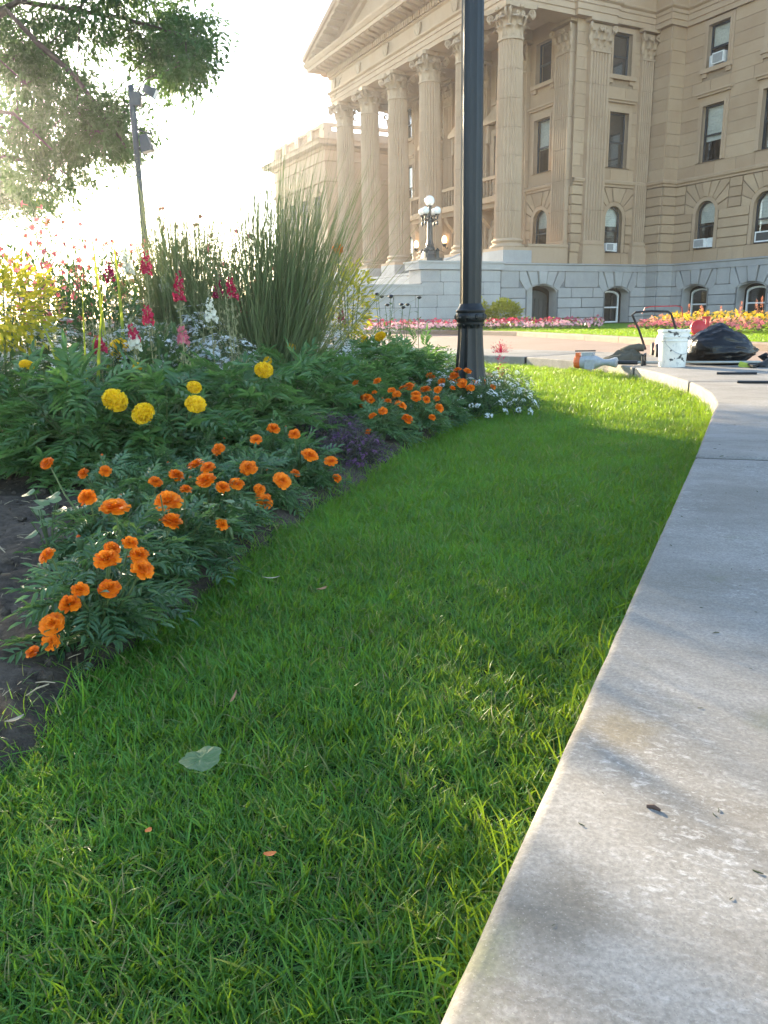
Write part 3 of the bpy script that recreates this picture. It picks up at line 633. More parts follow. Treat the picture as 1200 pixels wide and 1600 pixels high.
# ---- window air conditioners
def aircon(x, z, w, h, pl, label, panel=.4, pside=-1):
    p = Vector(pm(pl, x, z, -.1)); e = empty('window_air_conditioner', BO+Matrix.Rotation(BRZ, 4, 'Z') @ p, BRZ+(R(90) if pl[0] == 'S' else 0))
    tag(e, label, 'air conditioner', 'air conditioners set in the windows')
    mb = MB(); mb.box((0, -.02, h/2), (w, .5, h)); mb.build('casing', MT['white_metal'], e)
    g = MB(); g.box((0, -.275, h/2), (w*.86, .012, h*.78))
    for k in range(7): g.box((0, -.285, h*.16+k*h*.68/6), (w*.84, .012, .012))
    g.build('grille', MT['grill'], e)
    if panel:
        q = MB(); xx = pside*(w/2+panel/2); 
        for a in (0, h*.95): q.box((xx, -.02, a+.02), (panel, .05, .04))
        for a in (-1, 1): q.box((xx+a*(panel/2-.02), -.02, h*.49), (.04, .05, h)) 
        q.box((xx, 0, h*.49), (panel, .01, h)); q.build('side_panel', MT['white_metal'], e)
aircon(3.08+.1, 10.34, .55, .42, pW, 'white air conditioner in the top floor window of the right wing', .32)
aircon(3.08-.13, 3.2, .55, .36, pW, 'white air conditioner in the arched window left of the right wing', .38, 1)
aircon(5.25, 3.2, .42, .34, pS, 'small white air conditioner in the arched window between the fluted pilasters', .42, 1)
sc = empty('window_screen', BO+Matrix.Rotation(BRZ, 4, 'Z') @ Vector((5.95, WY+.1, 3.2)), BRZ); tag(sc, 'white framed insect screen at the foot of the rightmost arched window', 'window screen')
mb = MB()
for a in (0, .36): mb.box((0, 0, a+.025), (.88, .04, .05))
for a in (-1, 1): mb.box((a*.415, 0, .2), (.05, .036, .4))
mb.build('frame', MT['white_metal'], sc); mb = MB(); mb.box((0, 0, .2), (.8, .01, .32)); mb.build('mesh_panel', MT['frame_dark'], sc)
from mathutils import noise as mnoise
# ------------------------------------------------------------------ ground, walk, drive, kerbs, lawns
def m_concrete():
    t = NT('weathered_concrete')
    mp = t.new('ShaderNodeMapping'); mp.inputs['Rotation'].default_value = (0, 0, R(26)); t.ln(t.pos(), mp.inputs[0]); v = mp.outputs[0]
    vs = t.vscale(v, (1, 2.4, 1))
    big = t.noise(2.3, 5, .6, v, .4); fine = t.noise(170, 3, .6)
    col = t.mix(t.ramp(big, .3, .7), (.20, .178, .148), (.285, .258, .22))
    col = t.mix(t.ramp(t.noise(5, 5, .65, vs), .48, .75, 0, .4), col, (.125, .113, .097))
    area = t.ramp(t.noise(1.5, 4, .55, v, .4), .44, .58)
    flake = t.math('MULTIPLY', area, t.ramp(t.noise(52, 9, .78, t.vscale(v, (1, 2.0, 1)), .5), .52, .59))
    film = t.math('MULTIPLY', t.ramp(t.noise(3.4, 7, .72, vs), .42, .68), .42); col = t.mix(film, col, (.43, .41, .38))
    col = t.mix(t.math('MULTIPLY', flake, t.ramp(t.noise(7, 3), .35, .65, .25, .8)), col, (.54, .52, .49))
    def spot(x, y, r, c, amt):
        d = t.new('ShaderNodeVectorMath', operation='DISTANCE'); t.ln(t.pos(), d.inputs[0]); d.inputs[1].default_value = (x, y, .1)
        f = t.math('ADD', d.outputs['Value'], t.ramp(t.noise(18, 5, .7), .2, .8, -r*.6, r*.6)); return t.mix(t.ramp(f, r*.3, r, amt, 0), col, c)
    for x, y, r, c, amt in ((.165, .645, .075, (.10, .085, .06), .6), (.33, .985, .07, (.20, .15, .07), .5), (.56, .98, .05, (.13, .14, .06), .4), (.6, 1.55, .16, (.15, .13, .09), .3), (.08, .60, .05, (.15, .17, .06), .5), (1.15, 2.35, .3, (.17, .145, .11), .5)): col = spot(x, y, r, c, amt)
    col = t.mix(t.ramp(t.noise(5.5, 6, .75, v), .62, .74, 0, .4), col, (.15, .15, .07))
    col = t.mix(t.ramp(t.noise(70, 5, .7), .35, .65, .28, 0), col, (.10, .088, .07))
    col = t.mix(t.ramp(fine, .35, .65, .42, 0), col, (.075, .068, .058))
    col = t.mix(t.ramp(t.noise(310, 2), .6, .7, 0, .35), col, (.42, .39, .34))
    col = t.mix(t.ramp(t.noise(420, 2), .64, .72, 0, .6), col, (.05, .047, .043))
    t.bump(t.math('ADD', t.math('MULTIPLY', flake, .5), fine), .2, .002)
    return t.fin(col, .8, .3)
def m_drive():
    t = NT('aggregate_drive'); f = t.noise(90, 4, .7); g = t.noise(.8, 5)
    col = t.mix(t.ramp(f, .3, .7), (.21, .14, .10), (.33, .23, .17)); col = t.mix(t.ramp(g, .35, .7, 0, .5), col, (.33, .24, .185)); t.bump(f, .4, .006); return t.fin(col, .85, .25)
def m_soil():
    t = NT('dark_soil'); f = t.noise(38, 7, .75); c = t.noise(6, 5)
    col = t.mix(t.ramp(f, .3, .72), (.035, .027, .02), (.14, .108, .08)); col = t.mix(t.ramp(c, .5, .75, 0, .45), col, (.19, .15, .115)); t.bump(f, .9, .02); return t.fin(col, .95, .1)
def m_thatch():
    t = NT('lawn_thatch'); f = t.noise(60, 5, .7); col = t.mix(t.ramp(f, .3, .7), (.016, .032, .008), (.045, .07, .02)); t.bump(f, .6, .01); return t.fin(col, .95, .1)
MT['concrete'] = m_concrete(); MT['drive'] = m_drive(); MT['soil'] = m_soil(); MT['thatch'] = m_thatch()
MT['kerb'] = m_stone('kerb_concrete', (.25, .19, .14), (.33, .26, .20), (.25, .2, .16), s1=2, s2=70)
def sheet(name, poly, z, mat, kind='structure'):
    mb = MB(); mb.add([(x, y, z) for x, y in poly], [tuple(range(len(poly)))]); o = mb.build(name, mat, fix=False); return tag(o, kind=kind)
sheet('ground', [(-250, -80), (250, -80), (250, 400), (-250, 400)], -.09, MT['thatch'])
EDGE = [(-.69, -1.0), (.034, .52), (1.258, 3.047), (1.87, 4.34), (2.09, 4.80), (2.30, 5.40), (2.417, 5.865), (2.505, 6.302), (2.556, 6.82), (2.59, 7.27), (2.60, 8.0), (2.53, 8.7), (2.28, 9.4), (1.91, 10.3), (1.2, 11.2), (.2, 12.2), (-2, 13.6), (-7, 15.5)]
BED = [(-.95, -1), (-.70, .6), (-.63, 1.11), (-.63, 1.26), (-.62, 1.44), (-.54, 1.71), (-.47, 1.98), (-.37, 2.5), (-.16, 3.07), (.07, 3.88), (.41, 4.77), (.85, 5.93), (1.2, 7.3), (1.3, 8.8), (1.1, 10.2), (.9, 11.2)]
LAWN = BED[:-2]+[(1.25, 9.6), (1.35, 10.9)]+[p for p in reversed(EDGE[:-4])]
sheet('lawn', LAWN, -.036, MT['thatch'])
# drive surface and far kerb
KERB = [(13, -2), (9.4, 4.5), (7.5, 7.6), (6.5, 9.6), (5.75, 11.6), (5.02, 14.1), (4.52, 17.4), (3.7, 21.4), (1.9, 25.2), (-2, 28.5), (-10, 31)]
sheet('driveway', [(1.8, -3), (3.0, 4), (3.4, 6), (3.5, 8.5), (2.8, 10.8), (1.3, 12.3), (-1.6, 14.4), (-7, 16.4), (-40, 22), (-60, 30), (-10, 31.2)]+[p for p in reversed(KERB[:-1])], .03, MT['drive'])
# walk slabs
def off(path, d):
    P = [Vector(p) for p in path]; out = []
    for i, p in enumerate(P):
        t = (P[min(i+1, len(P)-1)]-P[max(i-1, 0)]).normalized(); out.append(tuple(p+Vector((t.y, -t.x))*d))
    return out
OUTR = off(EDGE, 1.5); OUTR[0] = (2.9, -1.9); OUTR[1] = (3.3, -.2); OUTR[2] = (3.7, 2.2); OUTR[3] = (4.0, 3.6); OUTR[4] = (4.1, 4.2); OUTR[5] = (4.15, 4.9); OUTR[6] = (4.2, 5.4); OUTR[7] = (4.2, 5.75)
walk = empty('walkway', (0, 0, 0)); walk['kind'] = 'structure'
def slab(i0, i1, cut0=.026, cut1=.026):
    L = [Vector(p) for p in EDGE[i0:i1+1]]; Q = [Vector(p) for p in OUTR[i0:i1+1]]
    d0 = (L[1]-L[0]).normalized(); d1 = (L[-1]-L[-2]).normalized()
    L[0] += d0*cut0; Q[0] += d0*cut0; L[-1] -= d1*cut1; Q[-1] -= d1*cut1
    L2 = []
    for a, b in zip(L, L[1:]):
        k = max(1, int((b-a).length/.05)); t = (b-a).normalized(); nn = Vector((t.y, -t.x))
        for j in range(k):
            q = a.lerp(b, j/k)
            if j or len(L2): q = q+nn*(.0012*mnoise.noise(Vector((q.x*31, q.y*31, 4)))+.006*max(0, mnoise.noise(Vector((q.x*17, q.y*17, 8)))-.4))
            L2.append(q)
    L = L2+[L[-1]]
    bm = bmesh.new(); poly = L+list(reversed(Q)); vs = [bm.verts.new((p.x, p.y, .1)) for p in poly]; f = bm.faces.new(vs)
    r = bmesh.ops.extrude_face_region(bm, geom=[f]); bmesh.ops.translate(bm, verts=[v for v in r['geom'] if isinstance(v, bmesh.types.BMVert)], vec=(0, 0, -.22))
    bmesh.ops.recalc_face_normals(bm, faces=bm.faces)
    n = len(L); top = [e for e in bm.edges if all(abs(v.co.z-.1) < 1e-5 for v in e.verts)]
    bmesh.ops.bevel(bm, geom=top, offset=.018, segments=4, profile=.5, affect='EDGES')
    bmesh.ops.triangulate(bm, faces=[f for f in bm.faces if len(f.verts) > 4])
    me = bpy.data.meshes.new('slab'); bm.to_mesh(me); bm.free(); me.materials.append(MT['concrete']); auto_smooth(me, 50)
    return inst('slab', me, walk)
for a, b in ((0, 2), (2, 7), (7, 10), (10, 13), (13, 15), (15, 17)): slab(a, b)
wb_ = MB(); pth = EDGE+list(reversed(OUTR)); wb_.add([(x, y, -.02) for x, y in off(EDGE, .03)+list(reversed(OUTR))], [tuple(range(len(pth)))]); wb_.build('joint_bed', MT['soil'], walk, fix=False)
MT['filler'] = m_plain('joint_filler', (.025, .023, .02), .9, .1)
for i in (2, 7, 10, 13, 15):
    a, b = Vector(EDGE[i]), Vector(OUTR[i]); t = (b-a).normalized(); nn = Vector((-t.y, t.x))*.0255; a2 = a+t*.006; mb = MB(); mb.prism([tuple(a2-nn), tuple(b-nn), tuple(b+nn), tuple(a2+nn)], lambda x, y: (x, y, -.1), lambda x, y: (x, y, .09)); mb.build('expansion_joint', MT['filler'], walk)
kb = empty('kerb', (0, 0, 0)); kb['kind'] = 'structure'
KP = [Vector(p) for p in KERB]; KD = []
for a, b in zip(KP, KP[1:]):
    n = max(1, round((b-a).length/2.0)); KD += [a.lerp(b, i/n) for i in range(n)]
KD.append(KP[-1])
for a, b in zip(KD, KD[1:]):
    d = (b-a).normalized(); a2, b2 = a+d*.008, b-d*.008; n = Vector((d.y, -d.x)); mb = MB(); prof = [(0, -.05), (0, .13), (.02, .15), (.15, .155), (.16, -.05)]
    mb.add([(a2.x+n.x*o, a2.y+n.y*o, z) for o, z in prof]+[(b2.x+n.x*o, b2.y+n.y*o, z) for o, z in prof], [(k, k+1, 6+k, 5+k) for k in range(4)]+[(0, 1, 2, 3, 4), (9, 8, 7, 6, 5)]); mb.build('kerb_stone', MT['kerb'], kb)
# far lawn between kerb and building
FL = [tuple(Vector(p)) for p in off(KERB, .15)]
sheet('far_lawn', FL+[(-10, 40), (40, 40), (40, -2)], .1, MT['thatch'])

# ------------------------------------------------------------------ grass
def m_grass(name, dark, mid, dry, trans=.45):
    t = NT(name); f = t.math('ADD', t.math('MULTIPLY', t.rnd(), .5), t.math('MULTIPLY', t.attr(), .5)); patch = t.noise(2.6, 4, .6)
    f = t.math('ADD', f, t.ramp(patch, .35, .65, -.3, .3))
    col = t.mix(t.ramp(f, 0, 1), dark, mid)
    dr = t.math('MULTIPLY', t.ramp(t.attr('dry'), .5, .6), t.ramp(t.noise(4.5, 4, .6), .35, .6, .15, 1)); col = t.mix(dr, col, dry)
    t.fin(col, .42, .35); tr = t.new('ShaderNodeBsdfTranslucent'); t.ln(t.mix(.6, col, (mid[0]*3.8, mid[1]*1.9, mid[2]*.25)), tr.inputs[0])
    mx = t.new('ShaderNodeMixShader'); mx.inputs[0].default_value = trans; t.ln(t.b.outputs[0], mx.inputs[1]); t.ln(tr.outputs[0], mx.inputs[2]); t.ln(mx.outputs[0], t.out.inputs[0]); return t.m
MT['grass'] = m_grass('lawn_grass', (.036, .125, .018), (.115, .30, .04), (.28, .22, .10))
def tuft(seed, nb, rad_, lmin, lmax, w0, lean, seg=4):
    rn = random.Random(seed); v, f, var, dry = [], [], [], []
    for b in range(nb):
        a = rn.uniform(0, 6.283); r = rad_*math.sqrt(rn.random()); p = Vector((r*math.cos(a), r*math.sin(a), -.006)); L = rn.uniform(lmin, lmax); az = rn.uniform(0, 6.283); ln = abs(rn.gauss(0, lean))+.1; w = w0*rn.uniform(.65, 1.25)
        d = Vector((math.cos(az), math.sin(az), 0)); s = Vector((-d.y, d.x, 0)); s = (s*math.cos(1.0*rn.random())+d*math.sin(1.0*rn.random())).normalized(); cv = rn.random(); dv = 1. if rn.random() < .13 else 0.; k0 = len(v); bend = rn.uniform(.2, 1.5)
        q = p.copy(); th = ln
        for i in range(seg+1):
            t = i/seg; ww = w*(1-t**1.8)*.5
            if i == seg: v.append(q.copy()); var.append(cv); dry.append(dv)
            else:
                v += [q-s*ww, q+s*ww]; var += [cv]*2; dry += [dv]*2
            th = ln+bend*t; q = q+(d*math.sin(th)+Vector((0, 0, 1))*math.cos(th))*(L/seg)
        for i in range(seg-1): f.append((k0+2*i, k0+2*i+1, k0+2*i+3, k0+2*i+2))
        f.append((k0+2*seg-2, k0+2*seg-1, k0+2*seg))
    me = bpy.data.meshes.new('grass_tuft'); me.from_pydata([tuple(x) for x in v], [], f)
    for nm, dat in (('var', var), ('dry', dry)):
        at = me.attributes.new(nm, 'FLOAT', 'POINT'); at.data.foreach_set('value', dat)
    me.polygons.foreach_set('use_smooth', [True]*len(f)); me.materials.append(MT['grass']); return me
def scatter(name, meshes, pts, rots, scl, label=None, cat=None):
    """one object: instances of the meshes on a cloud of points"""
    lib = bpy.data.collections.new(name+'_pieces')
    for i, me in enumerate(meshes): lib.objects.link(bpy.data.objects.new('%s_piece_%02d' % (name, i), me))
    n = len(pts); me = bpy.data.meshes.new(name); me.vertices.add(n); me.vertices.foreach_set('co', np.asarray(pts, np.float32).ravel())
    a = me.attributes.new('rot', 'FLOAT_VECTOR', 'POINT'); a.data.foreach_set('vector', np.asarray(rots, np.float32).ravel())
    a = me.attributes.new('scl', 'FLOAT_VECTOR', 'POINT'); s = np.asarray(scl, np.float32); s = np.repeat(s[:, None], 3, 1) if s.ndim == 1 else s; a.data.foreach_set('vector', s.ravel())
    a = me.attributes.new('pick', 'INT', 'POINT'); a.data.foreach_set('value', RNG.integers(0, len(meshes), n).astype(np.int32))
    o = inst(name, me); g = bpy.data.node_groups.new(name, 'GeometryNodeTree')
    g.interface.new_socket('Geometry', in_out='INPUT', socket_type='NodeSocketGeometry'); g.interface.new_socket('Geometry', in_out='OUTPUT', socket_type='NodeSocketGeometry')
    N = g.nodes; gi = N.new('NodeGroupInput'); go = N.new('NodeGroupOutput'); ip = N.new('GeometryNodeInstanceOnPoints'); ci = N.new('GeometryNodeCollectionInfo')
    ci.inputs['Collection'].default_value = lib; ci.inputs['Separate Children'].default_value = True; ci.inputs['Reset Children'].default_value = True
    def at(nm, ty):
        q = N.new('GeometryNodeInputNamedAttribute'); q.data_type = ty; q.inputs['Name'].default_value = nm; return q.outputs['Attribute']
    g.links.new(gi.outputs[0], ip.inputs['Points']); g.links.new(ci.outputs[0], ip.inputs['Instance']); ip.inputs['Pick Instance'].default_value = True
    g.links.new(at('pick', 'INT'), ip.inputs['Instance Index']); g.links.new(at('rot', 'FLOAT_VECTOR'), ip.inputs['Rotation']); g.links.new(at('scl', 'FLOAT_VECTOR'), ip.inputs['Scale']); g.links.new(ip.outputs[0], go.inputs[0])
    md = o.modifiers.new('scatter', 'NODES'); md.node_group = g
    return tag(o, label, cat, kind='stuff')
def inpoly(P, poly):
    x, y = P[:, 0], P[:, 1]; r = np.zeros(len(P), bool); n = len(poly); j = n-1
    for i in range(n):
        xi, yi = poly[i]; xj, yj = poly[j]
        c = ((yi > y) != (yj > y)) & (x < (xj-xi)*(y-yi)/(yj-yi+1e-12)+xi); r ^= c; j = i
    return r
def cloud(poly, y0, y1, dens, x0=None, x1=None):
    xs = [p[0] for p in poly]; x0 = min(xs) if x0 is None else x0; x1 = max(xs) if x1 is None else x1
    n = int(dens*(x1-x0)*(y1-y0)); P = np.stack([RNG.uniform(x0, x1, n), RNG.uniform(y0, y1, n)], 1); return P[inpoly(P, poly)]
TF = [tuft(i, 24, .026, .018, .042, .0031, .8) for i in range(8)]+[tuft(20+i, 12, .024, .035, .07, .0036, 1.05) for i in range(4)]
LG = LAWN
zones = [(-.2, 2.6, 4800, .86), (2.6, 5, 2900, 1.0), (5, 11, 1300, 1.3)]
PP, SS = [], []
for y0, y1, dn_, sc_ in zones:
    p = cloud(LG, y0, y1, dn_)
    if y0 < 0: p = p[(p[:, 1] > .25)]
    PP.append(p); SS.append(np.full(len(p), sc_)*RNG.uniform(.75, 1.2, len(p)))
P2 = np.concatenate(PP); S2 = np.concatenate(SS); n = len(P2)
lean_ = np.stack([RNG.normal(0, .22, n)+.12, RNG.normal(0, .22, n), RNG.uniform(0, 6.28, n)], 1)
scatter('grass', TF, np.column_stack([P2, np.full(n, -.03)]), lean_, S2, 'short green mown grass blades covering the lawn', 'grass')
TL = [tuft(60+i, 9, .03, .045, .09, .0033, .8, 5) for i in range(4)]        # longer untrimmed blades along the kerb and the bed
E1 = []
for path, w0, w1, cnt in ((EDGE[:-5], -.045, .004, 650), (BED[1:-2], -.09, .05, 360)):
    P_ = [Vector(p) for p in path]; ls = np.array([(b-a).length for a, b in zip(P_, P_[1:])]); pr = ls/ls.sum()
    for k in range(cnt):
        i = RNG.choice(len(ls), p=pr); a, b = P_[i], P_[i+1]; t = (b-a).normalized(); nn = Vector((t.y, -t.x)); q = a.lerp(b, RNG.random())+nn*RNG.uniform(w0, w1)*(1); E1.append((q.x, q.y, 0))
E1 = np.array(E1); n = len(E1); scatter('edge_grass', TL, E1, np.stack([RNG.normal(0, .3, n), RNG.normal(0, .3, n), RNG.uniform(0, 6.28, n)], 1), RNG.uniform(.5, 1.05, n), 'longer untrimmed grass blades along the kerb and flower bed', 'grass')
TB = [tuft(90+i, 26, .09, .05, .09, .012, .5, 3) for i in range(4)]
FP_ = cloud(FL+[(-10, 40), (40, 40), (40, -2)], 8, 30, 260, 0, 13); n = len(FP_)
BQ = [(BO+Matrix.Rotation(BRZ, 3, 'Z') @ Vector((a, b, 0))).to_2d() for a, b in ((-40, -8), (1.2, -8), (1.2, 7), (2, 7.6), (15, 7.6), (15, 30), (-40, 30))]
FP_ = FP_[~inpoly(FP_, [tuple(p) for p in BQ])]; n = len(FP_)
scatter('far_grass', TB, np.column_stack([FP_, np.full(n, .1)]), np.stack([RNG.normal(0, .2, n), RNG.normal(0, .2, n), RNG.uniform(0, 6.28, n)], 1), RNG.uniform(.7, 1.1, n), 'sunlit grass strip between the far kerb and the building', 'grass')

# ------------------------------------------------------------------ soil of the bed
nx, ny = 90, 150; xs = np.linspace(-9, 1.6, nx); ys = np.linspace(-.5, 13, ny); vs = []
from mathutils import noise as mnoise
xs = np.concatenate([np.linspace(-9, -1.8, 20), np.linspace(-1.75, 1.6, 70)]); ys = np.concatenate([np.linspace(-.5, 3.4, 80), np.linspace(3.5, 13, 70)])
for y in ys:
    for x in xs:
        h = .028*mnoise.noise(Vector((x*7, y*7, 0)))+.014*mnoise.noise(Vector((x*26, y*26, 3))); vs.append((x, y, h))
def edge_x(y):
    for (xa, ya), (xb, yb) in zip(BED, BED[1:]):
        if ya <= y <= yb: return xa+(xb-xa)*(y-ya)/(yb-ya)
    return BED[-1][0] if y > BED[-1][1] else BED[0][0]
vs = [(x, y, .02+h-max(0, min(.09, (x-edge_x(y)+.06)*.6))) for x, y, h in vs]
kk = EDGE
fs = [(j*nx+i, j*nx+i+1, (j+1)*nx+i+1, (j+1)*nx+i) for j in range(ny-1) for i in range(nx-1) if xs[i] < edge_x(ys[j])+.25 and not (ys[j] > 9.5 and xs[i] > 1.3-(ys[j]-9.5)*1.25)]
sb = MB(); sb.add(vs, fs); tag(sb.build('flower_bed_soil', MT['soil'], smooth=True, fix=False), kind='structure')
cl = []
for i in range(5):
    bm = bmesh.new(); bmesh.ops.create_icosphere(bm, subdivisions=1, radius=1)
    for v in bm.verts: v.co *= U(.6, 1.25)
    me = bpy.data.meshes.new('clod'); bm.to_mesh(me); bm.free(); me.materials.append(MT['soil']); cl.append(me)
MT['straw'] = m_plain('dry_straw', (.30, .24, .15), .8)
st = []
for i in range(4):
    mb = MB(); b = U(-.3, .3); mb.tube([(-.5, 0, 0), (0, b*.3, .05), (.5, b, 0)], [.03, .035, .02], 4); st.append(mb.mesh('straw_bit', MT['straw']))
cp_ = RNG.uniform((-2.0, .9), (-.5, 3.6), (1500, 2)); cp_ = np.array([p for p in cp_ if p[0] < edge_x(p[1])-.02]); n = len(cp_)
scatter('soil_clods', cl, np.column_stack([cp_, RNG.uniform(.0, .025, n)]), RNG.uniform(0, 6.28, (n, 3)), RNG.lognormal(-5.0, .5, n), 'crumbs and clods of dark soil in the bed', 'soil clods')
sp_ = RNG.uniform((-1.6, .9), (-.35, 3.2), (520, 2)); sp_ = np.array([p for p in sp_ if p[0] < edge_x(p[1])+.05]); n = len(sp_)
scatter('straw_litter', st, np.column_stack([sp_, RNG.uniform(.02, .04, n)]), np.stack([RNG.normal(0, .2, n), RNG.normal(0, .2, n), RNG.uniform(0, 6.28, n)], 1), RNG.lognormal(-3.9, .45, n), 'dry straw and clippings strewn on the soil', 'litter')
# clippings and specks on the walk
MT['clip'] = m_plain('dark_clipping', (.05, .055, .025), .8)
ck = []
for i in range(3):
    mb = MB(); mb.tube([(-.5, 0, 0), (0, U(-.15, .15), .06), (.5, U(-.2, .2), 0)], [.06, .09, .04], 4); ck.append(mb.mesh('clipping', MT['clip']))
wpt = RNG.uniform((.1, .4), (2.2, 4.0), (700, 2)); wpt = np.array([p for p in wpt if p[0] > .034+.476*(p[1]-.52)+.05 and p[0] < .034+.476*(p[1]-.52)+1.1]); n = len(wpt); sz = RNG.lognormal(-5.3, .5, n)
scatter('walk_clippings', ck, np.column_stack([wpt, np.full(n, .1008)]), np.stack([np.zeros(n), np.zeros(n), RNG.uniform(0, 6.28, n)], 1), sz, 'grass clippings and specks on the concrete walk', 'litter')
# ------------------------------------------------------------------ street furniture and tools
lamp = empty('lamp_post', (.635, 5.55, 0)); tag(lamp, 'tall black fluted lamp post standing in the flower bed', 'lamp post')
def fluted(mb, prof, nf, depth, sub=4):
    n = nf*sub; vs = []
    for r, z, k in prof:
        for i in range(n):
            a = 2*math.pi*i/n; j = i % sub; q = r-depth*k*(0 if j == 0 else math.sin(math.pi*j/sub)); vs.append((q*math.cos(a), q*math.sin(a), z))
    L = len(prof); mb.add(vs, [(i*n+k, i*n+(k+1) % n, (i+1)*n+(k+1) % n, (i+1)*n+k) for i in range(L-1) for k in range(n)]+[tuple((L-1)*n+k for k in range(n))])
mb = MB(); fluted(mb, [(.074, .7, 1), (.074, 1.4, 1), (.071, 3, 1), (.062, 5.2, 1)], 10, .006); sh = mb.build('shaft', MT['black'], lamp, fix=False)
mb = MB(); fluted(mb, [(.15, 0, 0), (.15, .05, 0), (.135, .08, .3), (.122, .16, 1), (.104, .3, 1), (.092, .45, 1), (.086, .57, 1), (.088, .6, 0)], 10, .012); mb.build('base', MT['black'], lamp, fix=False)
mb = MB(); mb.lathe([(.088, .59), (.092, .6), (.092, .612), (.099, .62), (.103, .64), (.103, .66), (.097, .675), (.102, .685), (.102, .695), (.09, .705), (.086, .715), (.08, .725), (.074, .74)], 28)
for k in range(10):
    a = 2*math.pi*k/10; mb.lathe([(.004, -.02), (.014, -.008), (.014, .008), (.004, .02)], 6, (.1*math.cos(a), .1*math.sin(a), .65)); mb.lathe([(.003, -.01), (.009, 0), (.003, .01)], 6, (.089*math.cos(a+.3), .089*math.sin(a+.3), .595))
c = mb.build('collar', MT['black'], lamp); auto_smooth(c.data, 30)
mb = MB(); mb.lathe([(.06, 5.2), (.11, 5.25), (.12, 5.3), (.08, 5.34)], 16); mb.tube([(0, -.5, 5.4), (0, -.25, 5.3), (0, 0, 5.28), (0, .25, 5.3), (0, .5, 5.4)], .03, 8); mb.build('arm', MT['black'], lamp)
for s in (-.5, .5):
    g = MB(); n = 10; g.lathe([(max(.01, .17*math.sin(math.pi*i/n)), 5.6-.17*math.cos(math.pi*i/n)) for i in range(n+1)], 16, (0, s, 0)); g.build('globe', MT['globe'], lamp, smooth=True)

fp = empty('floodlight_pole', (-4.02, 14.0, 0)); tag(fp, 'slim grey pole with two floodlights against the white sky', 'light pole')
MT['polegrey'] = m_plain('grey_pole_paint', (.05, .055, .06), .5)
mb = MB(); mb.tube([(0, 0, 0), (0, 0, 4.36)], .047, 12); mb.lathe([(.055, 4.36), (.05, 4.4), (.02, 4.42)], 12); mb.build('pole', MT['polegrey'], fp)
mb = MB(); mb.box((.07, 0, 4.2), (.16, .12, .2)); mb.tube([(.13, 0, 4.27), (.2, 0, 4.25), (.26, 0, 4.3)], .018, 6); mb.build('bracket', MT['polegrey'], fp)
def flood(p, ry, s, arm=None):
    mb = MB(); rot = Euler((0, ry, 0)); mb.box((0, 0, 0), (.20*s, .22*s, .26*s), taper=.72)
    mb.box((0, 0, -.14*s), (.22*s, .24*s, .03*s)); 
    for k in range(5): mb.box(((k-2)*.03*s, 0, .14*s), (.008, .14*s, .03*s))
    o = mb.build('floodlight', MT['polegrey'], fp, p, rot)
    g = MB(); g.box((0, 0, -.158*s), (.18*s, .2*s, .006)); g.build('lens', MT['globe'], o)
flood((.31, -.02, 4.31), R(-62), .72); flood((.18, -.05, 3.52), R(-12), .88)
mb = MB(); mb.tube([(.04, 0, 3.74), (.3, -.05, 3.66)], .012, 6); mb.tube([(.04, 0, 3.45), (.14, -.03, 3.48)], .02, 6); mb.build('bracket', MT['polegrey'], fp)

# ---- white bucket
def m_bucket():
    t = NT('scuffed_white_plastic'); f = t.noise(14, 6, .7); v = t.vscale(t.pos(), (1, 1, .5))
    col = t.mix(t.ramp(f, .35, .7), (.62, .60, .54), (.72, .70, .64)); col = t.mix(t.ramp(t.noise(20, 7, .8, v), .57, .62, 0, .8), col, (.38, .38, .37)); col = t.mix(t.ramp(t.noise(9, 3, .5), .64, .65), col, (.06, .06, .06)); return t.fin(col, .5, .4)
MT['bucket'] = m_bucket()
bu = empty('bucket', (2.98, 7.98, .1), .3); tag(bu, 'scuffed white plastic bucket standing on the walk', 'bucket')
mb = MB(); mb.lathe([(.128, 0), (.13, .006), (.143, .255), (.152, .258), (.152, .268), (.145, .271), (.146, .292), (.156, .295), (.156, .306), (.148, .309), (.149, .345), (.158, .348), (.158, .368), (.149, .37), (.146, .36), (.128, .02), (.02, .015)], 40)
b = mb.build('body', MT['bucket'], bu); auto_smooth(b.data, 30)
hb = MB(); pts = [(.16*math.cos(a), .16*math.sin(a)*.25-.02, .3-.17*math.sin(a)) for a in [math.pi*i/12 for i in range(13)]]; hb.tube([(x, -.03-abs(.13*math.sin(math.pi*i/12)), z) for i, (x, y, z) in enumerate(pts)], .003, 6); hb.build('wire_handle', MT['grill'], bu)
for s in (-1, 1): q = MB(); q.box((s*.162, -.03, .3), (.02, .035, .04)); q.build('handle_lug', MT['bucket'], bu)

